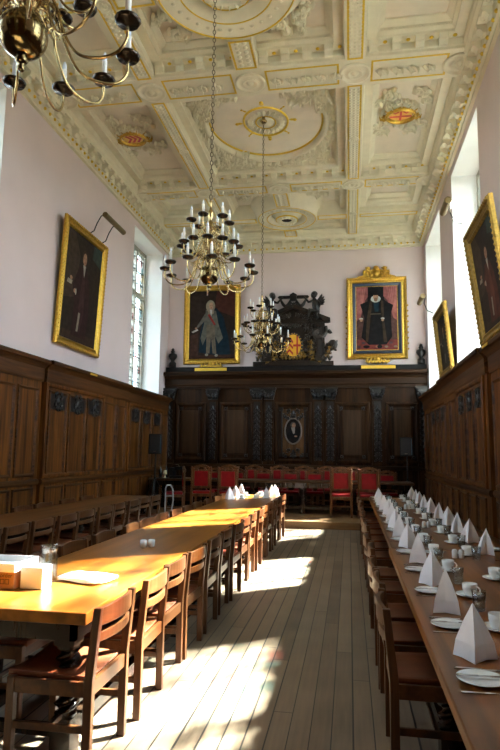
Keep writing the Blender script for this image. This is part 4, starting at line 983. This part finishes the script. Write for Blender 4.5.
def f_knife(L=.21):
    m = MB(); m.add([(-L*.5, -.008, 0), (-L*.05, -.006, 0), (-L*.05, .006, 0), (-L*.5, .008, 0), (-L*.5, -.008, .006), (-L*.05, -.006, .006), (-L*.05, .006, .006), (-L*.5, .008, .006)], [(0, 1, 2, 3), (4, 5, 6, 7), (0, 1, 5, 4), (1, 2, 6, 5), (2, 3, 7, 6), (3, 0, 4, 7)]); o = m.build('knife_proto', STEEL, bevel=.0015)
    b = MB(); b.prism(ident, [(-L*.06, -.006), (L*.3, -.009), (L*.46, -.007), (L*.5, .002), (L*.42, .008), (-L*.06, .007)], .001, .003); b.build('blade', STEEL, o); return o
def f_dinner_knife(): o = f_knife(.23); o.name = 'dinner_knife'; o.data.name = 'dinner_knife'; return o
def f_butter_knife(): o = f_knife(.17); o.name = 'butter_knife'; o.data.name = 'butter_knife'; return o
def f_fork():
    m = MB(); m.prism(ident, [(-.1, -.006), (-.06, -.005), (.02, -.003), (.04, -.012), (.055, -.0125), (.055, .0125), (.04, .012), (.02, .003), (-.06, .005), (-.1, .006)], 0, .0045)
    for k in range(4): y = -.011+.0073*k; m.box(.055, .1, y-.0018, y+.0018, .001, .004)
    return m.build('dinner_fork', STEEL)
def f_spoon():
    m = MB(); m.prism(ident, [(-.065, -.005), (.01, -.002), (.01, .002), (-.065, .005)], 0, .003); m.ball((.03, 0, .003), .014, 0, 12, 6, (1.5, 1, .22)); return m.build('teaspoon', STEEL)
def f_shaker():
    m = MB(); m.lathe([(0, 0), (.02, 0), (.022, .01), (.022, .05), (.019, .062), (.01, .068), (0, .069)], 16); return m.build('salt_shaker', CHINA)
NV = 4
def napkin(x, y, rz, k, label, group):
    inst('napkin%d' % (k % NV), lambda: napkin_mesh(k).build('folded_napkin', NAPKIN), x, y, TZ, rz, label, 'napkin', group)
def setting(x0, s, y, i, side):
    """s = +1: the guest sits at the low-x edge and looks towards +x"""
    w = ORD[i]; P = '%s place from the front, %s of laid table' % (w, side)
    X = lambda d: x0+s*d
    rz = 0 if s > 0 else PI
    napkin(X((.155 if s > 0 else .215)+.012*math.sin(i*5)), y, rz+.5*math.sin(i*3.1+s)+.3, i+(0 if s > 0 else 2), 'white pyramid napkin, '+P, 'napkins, '+side)
    inst('dk', f_dinner_knife, X(.16), y-s*.15, TZ+.001, rz, 'steel dinner knife, '+P, 'knife', 'dinner knives, '+side)
    inst('df', f_fork, X(.13), y+s*.31, TZ+.001, rz+.04, 'steel dinner fork, '+P, 'fork', 'dinner forks, '+side)
    inst('pl', f_plate, X(.12), y+s*.425, TZ, 0, 'white side plate, '+P, 'plate', 'side plates, '+side)
    inst('bk', f_butter_knife, X(.12), y+s*.43, TZ+.0152, rz+.05, 'butter knife on side plate, '+P, 'knife', 'butter knives, '+side)
    cx, cy = (X(.335), y-s*.29) if s > 0 else (X(.395), y-.1)
    inst('sc', f_saucer, cx, cy, TZ, 0, 'white saucer under a cup, '+P, 'saucer', 'saucers, '+side)
    inst('cup', f_cup, cx, cy, TZ+.0068, -.9+.5*math.sin(i*2.2), 'white teacup on its saucer, '+P, 'cup', 'teacups, '+side)
    inst('sp', f_spoon, cx+.058, cy-.012, TZ+.0155, .9+.3*math.sin(i), 'steel teaspoon on saucer, '+P, 'spoon', 'teaspoons, '+side)
    inst('gl', f_glass, X((.325 if s > 0 else .36)+.01*math.sin(i*3)), y+(.05 if s > 0 else -.3), TZ, 0, 'clear glass tumbler, '+P, 'glass', 'tumblers, '+side)
for i, y in enumerate((1.9, 2.59, 3.29, 3.94, 4.7, 5.42, 6.1, 6.78, 7.5, 8.2, 8.9, 9.6, 10.3, 10.9)): setting(.335, 1, y, i, 'aisle side')
for i, y in enumerate((2.9, 3.6, 4.27, 5.2, 5.86, 6.55, 7.2, 7.88, 8.55, 9.25, 9.95, 10.6, 11.22)): setting(1.32, -1, y, i, 'bench side')
for k, y in enumerate((4.95, 6.9, 9.1)):
    for q, nm in ((-.025, 'salt'), (.025, 'pepper')):
        inst('sh', f_shaker, .83+q, y, TZ, 0, 'white %s shaker down the middle of the shade-darkened laid table, %s from the front' % (nm, ('first pair', 'second pair', 'third pair')[k]), 'shaker', 'shakers on the laid table')
# far end of the sunlit table
for i, (x, y) in enumerate(((-2.05, 10.12), (-2.06, 10.72), (-2.04, 11.22))):
    napkin(x, y, .4*i, i, 'white pyramid napkin, far end of the honey table, inner side, %s counting away' % ORD[i], 'napkins on the far end of the honey table')
for i, (x, y) in enumerate(((-1.46, 10.5), (-1.42, 10.95), (-1.4, 11.26))):
    napkin(x, y, .5*i+1, i+1, 'white pyramid napkin, far end of the honey table, aisle side, %s counting away' % ORD[i], 'napkins on the far end of the honey table')
for i, (x, y) in enumerate(((-1.86, 10.3), (-1.9, 10.9), (-1.62, 10.35), (-1.64, 10.85), (-1.66, 11.2))):
    a = 'far end of the honey table, %s' % ('inner side front', 'inner side back', 'middle front', 'middle centre', 'middle back')[i]
    inst('sc', f_saucer, x, y, TZ, 0, 'white saucer, '+a, 'saucer', 'saucers on the honey table'); inst('cup', f_cup, x, y, TZ+.0068, i, 'white teacup on its saucer, '+a, 'cup', 'teacups on the honey table')
for i, (x, y) in enumerate(((-1.92, 10.48), (-1.56, 10.6), (-1.52, 11.05))):
    inst('gl', f_glass, x, y, TZ, 0, 'clear tumbler at the far end of the honey table, %s' % ('inner side', 'aisle side front', 'aisle side back')[i], 'glass', 'tumblers on the honey table')
for i, (x, y) in enumerate(((-2.06, 10.42), (-2.06, 10.93), (-1.48, 10.72))):
    inst('pl', f_plate, x, y, TZ, 0, 'white side plate by the napkins on the far honey table end, %s' % ('inner front', 'inner back', 'aisle side')[i], 'plate', 'plates on the honey table')
# near end of the sunlit table
for q, (x, y) in enumerate(((-1.712, 4.86), (-1.655, 4.9))):
    m = MB(); m.lathe([(0, 0), (.02, 0), (.024, .006), (.03, .03), (.029, .062), (.027, .062), (.026, .03), (0, .014)], 20)
    tag(m.build('white_pot', CHINA, None, (x, y, TZ)), 'small white china pot standing alone mid table, %s' % ('the one farther from the aisle', 'the one closer to the aisle')[q], 'pot', 'pair of white pots')
t = empty('paper_pile', (-1.61, 3.57, TZ+.0075), -.3); tag(t, 'pile of white paper sheets lying flat in the sun on the honey table', 'paper')
for k in range(4):
    m = MB(); n = 6; vs = []; a = .06*R.uniform(-1, 1)
    for i in range(n+1):
        for j in range(n+1):
            x, y = -.15+.3*i/n, -.105+.21*j/n; vs.append((x*math.cos(a)-y*math.sin(a), x*math.sin(a)+y*math.cos(a), .004+.007*k+.003*math.sin(i*1.3+k)+.003*math.cos(j+k)))
    N = len(vs); vs += [(x, y, z-.005) for x, y, z in vs]
    fs = [(i*(n+1)+j, (i+1)*(n+1)+j, (i+1)*(n+1)+j+1, i*(n+1)+j+1) for i in range(n) for j in range(n)]; fs += [tuple(q+N for q in f) for f in fs]
    bd = [i*(n+1) for i in range(n+1)]+[n*(n+1)+j for j in range(1, n+1)]+[i*(n+1)+n for i in range(n-1, -1, -1)]+[j for j in range(n-1, 0, -1)]
    fs += [(bd[i], bd[(i+1) % len(bd)], bd[(i+1) % len(bd)]+N, bd[i]+N) for i in range(len(bd))]
    m.add(vs, fs, 0, True); m.build('sheet', PAPER, t)
t = empty('carton', (-2.045, 3.34, TZ)); tag(t, 'small brown card carton with a printed front under a white tray, at the table edge', 'box')
m = MB(); m.box(-.115, .125, -.09, .12, 0, .1); m.build('body', CARD, t, bevel=.002)
m = MB(); PF = lambda u, v, h: (u, -.09-h, v)
for k in range(5): m.frame(PF, -.05+.03*k, -.024+.03*k, .028, .056, [(0, .0), (0, .0008), (.003, .0008), (.003, 0)])
m.build('printed_squares', INK, t)
c = bpy.data.curves.new('printed_word', 'FONT'); c.body = 'Border'; c.size = .034; c.align_x = 'RIGHT'; c.extrude = .0003
o = bpy.data.objects.new('printed_word', c); COL.objects.link(o)
me = bpy.data.meshes.new_from_object(o.evaluated_get(bpy.context.evaluated_depsgraph_get())); bpy.data.objects.remove(o); me.materials.clear(); o = bpy.data.objects.new('printed_word', me); COL.objects.link(o); o.parent = t; o.location = (.115, -.0905, .066); o.rotation_euler = (PI/2, 0, 0); o.data.materials.append(INK)
t = empty('white_tray', (-2.04, 3.34, TZ+.1)); tag(t, 'shallow white tray lying across the top of the brown carton', 'tray')
m = MB(); m.box(-.2, .14, -.12, .15, 0, .012); m.box(-.2, .14, -.12, -.112, .012, .05); m.box(-.2, .14, .142, .15, .012, .05); m.box(-.2, -.192, -.112, .142, .012, .05); m.box(.132, .14, -.112, .142, .012, .05); m.build('body', PAPER, t, bevel=.003)
m = MB(); m.box(-.07, .07, -.055, .055, 0, .125); tag(m.build('white_box', PAPER, None, (-1.825, 3.33, TZ), bevel=.006), 'plain white box in full sun beside the brown carton', 'box')
t = MB(); t.lathe([(0, 0), (.05, 0), (.054, .008), (.054, .15), (.046, .165), (.046, .18), (.052, .19), (.052, .21), (.05, .215), (.048, .21), (.042, .18), (.042, .165), (.05, .148), (.05, .012), (0, .01)], 26)
tag(t.build('glass_jar', GLASS, None, (-1.84, 3.5, TZ)), 'clear glass jar with a thick ringed neck behind the white box', 'jar')

# ------------------------------------------------------------------ loudspeakers and the things by the dais corner
def speaker(x, y, z, rz, label, stand_label, zb=.15, lit=True):
    t = empty('speaker_stand', (x, y, zb), rz); tag(t, stand_label, 'speaker stand')
    m = MB(); m.tube([(0, 0, .38), (0, 0, z-zb)], .017, 10); m.build('pole', GREY_M, t)
    m = MB(); m.tube([(0, 0, .72), (0, 0, .8)], .028, 10); m.tube([(0, 0, .36), (0, 0, .42)], .026, 10); m.build('collar', BLACK, t)
    for k in range(3):
        m = MB(); q = 2*PI*k/3+.5; c, s = math.cos(q), math.sin(q); m.tube([(.02*c, .02*s, .76), (.45*c, .45*s, .015)], .011, 8); m.tube([(.02*c, .02*s, .4), (.24*c, .24*s, .37)], .008, 6); m.build('leg', GREY_M, t)
    b = empty('loudspeaker', (x, y, z), rz); tag(b, label, 'loudspeaker')
    m = MB(); m.prism(ident, [(-.15, -.13), (.15, -.13), (.15, .05), (.09, .14), (-.09, .14), (-.15, .05)], 0, .47); m.build('cabinet', BLACK, b, bevel=.012)
    m = MB(); m.box(-.125, .125, -.138, -.128, .03, .44); m.build('grille', mat('black_grille', (.012, .013, .015), .55, .3, .3, 90), b, bevel=.004)
    m = MB(); m.box(.128, .146, -.139, -.128, .03, .44); m.build('side_trim', BLUE_M, b, bevel=.003)
    m = MB(); m.tube([(-.03, -.137, .06), (.03, -.137, .06)], .008, 6); m.build('badge', STEEL, b)
speaker(-4.53, 13.5, 1.49, .12, 'black loudspeaker on a tall stand before the panelling by the leaded window', 'black tripod speaker stand on the dais corner by the panelling')
speaker(1.42, 15.25, 1.5, -.25, 'black loudspeaker high in the shadowed corner behind the laid table', 'black speaker stand in the dark corner behind the laid table')
t = empty('tubular_frame', (-3.95, 12.78, .15), .5); t.scale = (.8, .8, .85); tag(t, 'upright white tubular metal frame on the dais edge beside the sideways red chair', 'frame')
m = MB(); m.tube([(-.1, 0, .03), (-.1, 0, .7), (-.06, 0, .78), (.04, 0, .78), (.1, .0, .68), (.12, 0, .4), (.08, 0, .06), (-.1, 0, .03)], .019, 10); m.build('loop', mat('white_tube', (.4, .42, .46), .35, .3, .05), t)
m = MB(); m.tube([(-.1, 0, .5), (.118, 0, .5)], .01, 8); m.build('cross_bar', mat('white_tube', (.6, .62, .66)), t)
m = MB(); m.box(-.14, .14, -.15, .15, 0, .025); m.build('base', mat('pale_plate', (.45, .48, .52), .4, .2, .1), t)
# a black machine, bottles and a small shade on the table end
m = MB(); m.box(-.16, .16, -.12, .12, 0, .05); m.box(-.16, -.04, -.12, .12, .05, .26); m.box(-.04, .16, -.1, .12, .2, .28); o = m.build('coffee_machine', BLACK, None, (-4.28, 14.45, .9), bevel=.01)
tag(o, 'black coffee machine on the speaker end of the high table', 'coffee machine')
m = MB(); m.tube([(-.1, -.1, .28), (-.1, -.1, .33), (.06, -.1, .33), (.1, -.1, .27)], .009, 8); m.build('handle', STEEL, o)
for x, y, l in ((-4.72, 14.5, 'black bottle on the high table end, closest to the panelling'), (-4.6, 14.62, 'black bottle on the high table end, behind the pale shade')):
    m = MB(); m.lathe([(0, 0), (.04, 0), (.042, .01), (.042, .17), (.015, .23), (.014, .29), (0, .292)], 16); tag(m.build('bottle', mat('bottle_black', (.008, .01, .012), .15), None, (x, y, .9)), l, 'bottle', 'black bottles on the high table')
m = MB(); m.lathe([(0, 0), (.035, 0), (.035, .008), (.008, .015), (.008, .08), (.012, .085), (.05, .09), (.035, .19), (.03, .19)], 18); tag(m.build('small_lamp', CREAMW, None, (-4.52, 14.25, .9)), 'small pale shaded table lamp on the speaker end of the high table', 'lamp')

# ------------------------------------------------------------------ trees in the court, which dapple the sun
def tree(x, y, label):
    t = empty('court_tree', (x, y, 0)); tag(t, label, 'tree', 'trees in the court')
    m = MB(); m.tube([(0, 0, 0), (.1, .1, 4), (0, .3, 8), (-.2, 0, 11), (-.2, .1, 15)], [.4, .32, .26, .18, .06], 10)
    for k in range(9):
        q = 2.4*k; h = 8.5+.6*k; m.tube([(-.1, .1, h), (1.2*math.cos(q), 1.6*math.sin(q), h+.9), (2.1*math.cos(q), 3.3*math.sin(q), h+1.4)], [.11, .07, .025], 6)
    m.build('trunk', mat('tree_bark', (.1, .075, .05), .9, 0, .3, 12, .3), t)
    m = MB(); n = 0
    while n < 430:
        u, v, w = R.uniform(-1, 1), R.uniform(-1, 1), R.uniform(-1, 1)
        if u*u+v*v+w*w > 1 or (w < -.35 and R.random() < .6): continue
        n += 1; c = Vector((2.5*u, 4.3*v, 13.2+2.9*w)); s = R.uniform(.16, .34)
        a = Vector((R.gauss(0, 1), R.gauss(0, 1), R.gauss(0, 1))).normalized(); b = a.orthogonal().normalized(); d = a.cross(b)
        m.add([c-b*s, c-d*s*.5+a*.05, c+b*s, c+d*s*.5+a*.05], [(0, 1, 2, 3)])
    tag(m.build('foliage', mat('leaf_green', (.09, .16, .04), .6, 0, .3, 3), t), kind='stuff')
tree(7.6, 11.2, 'green leafy tree outside the windows beside the big tilted portrait')
tree(7.6, 19.4, 'green leafy tree outside the farthest window of the sunny wall')

# ------------------------------------------------------------------ daylight
W = bpy.data.worlds.new('sky'); SC.world = W; W.use_nodes = True; nt = W.node_tree; N = nt.nodes; L = nt.links
bg = N['Background']; tc = N.new('ShaderNodeTexCoord'); sp = N.new('ShaderNodeSeparateXYZ'); L.new(tc.outputs['Generated'], sp.inputs[0])
cr = N.new('ShaderNodeValToRGB'); e = cr.color_ramp.elements; e[0].position = .0; e[0].color = (.2, .2, .16, 1); e[1].position = .03; e[1].color = (.89, .95, 1, 1)
q = e.new(1.); q.color = (.62, .78, 1, 1); L.new(sp.outputs['Z'], cr.inputs['Fac']); L.new(cr.outputs['Color'], bg.inputs['Color']); bg.inputs['Strength'].default_value = SKY
s = bpy.data.lights.new('sun', 'SUN'); s.energy = SUN; s.angle = math.radians(2.2); s.color = (1, .95, .87)
o = bpy.data.objects.new('sun', s); COL.objects.link(o)
o.rotation_euler = Vector(SUNDIR).to_track_quat('-Z', 'Y').to_euler()
for wins, x, sg in ((LWIN, LX-DEP-.05, 1), (RWIN, RX+DEP+.05, -1)):
    for a, b in wins:
        l = bpy.data.lights.new('window_portal', 'AREA'); l.shape = 'RECTANGLE'; l.size = WTOP-WSILL; l.size_y = b-a; l.cycles.is_portal = True
        o = bpy.data.objects.new('window_portal', l); COL.objects.link(o); o.location = (x, (a+b)/2, (WTOP+WSILL)/2)
        o.rotation_euler = Vector((sg, 0, 0)).to_track_quat('-Z', 'Y').to_euler()
        # size (local X) must run up the window: check after rotation
        if abs((o.rotation_euler.to_matrix() @ Vector((1, 0, 0))).z) < .5: l.size, l.size_y = l.size_y, l.size

# ------------------------------------------------------------------ camera
f, yaw, pit, rol = 588.06, .16752, .13105, .01159
cy, sy, cp, sp_ = math.cos(yaw), math.sin(yaw), math.cos(pit), math.sin(pit)
fw = Vector((-sy*cp, cy*cp, sp_)); rt = Vector((cy, sy, 0)); up = rt.cross(fw)
r2 = rt*math.cos(rol)+up*math.sin(rol); u2 = up*math.cos(rol)-rt*math.sin(rol)
cd = bpy.data.cameras.new('camera'); co = bpy.data.objects.new('camera', cd); COL.objects.link(co)
co.matrix_world = Matrix(((r2.x, u2.x, -fw.x, 0), (r2.y, u2.y, -fw.y, 0), (r2.z, u2.z, -fw.z, 1.55), (0, 0, 0, 1)))
cd.sensor_fit = 'VERTICAL'; cd.sensor_height = 36; cd.sensor_width = 24; cd.lens = f/750*36; cd.clip_start = .05; cd.clip_end = 200
SC.camera = co
vs = SC.view_settings; vs.view_transform = 'Standard'; vs.look = 'None'; vs.gamma = 1; vs.use_curve_mapping = False; vs.exposure = EXPO
cy_ = SC.cycles; cy_.use_denoising = True; cy_.denoiser = 'OPENIMAGEDENOISE'; cy_.max_bounces = 10; cy_.diffuse_bounces = 6; cy_.transparent_max_bounces = 16
cy_.caustics_reflective = False; cy_.caustics_refractive = False; cy_.sample_clamp_indirect = 12
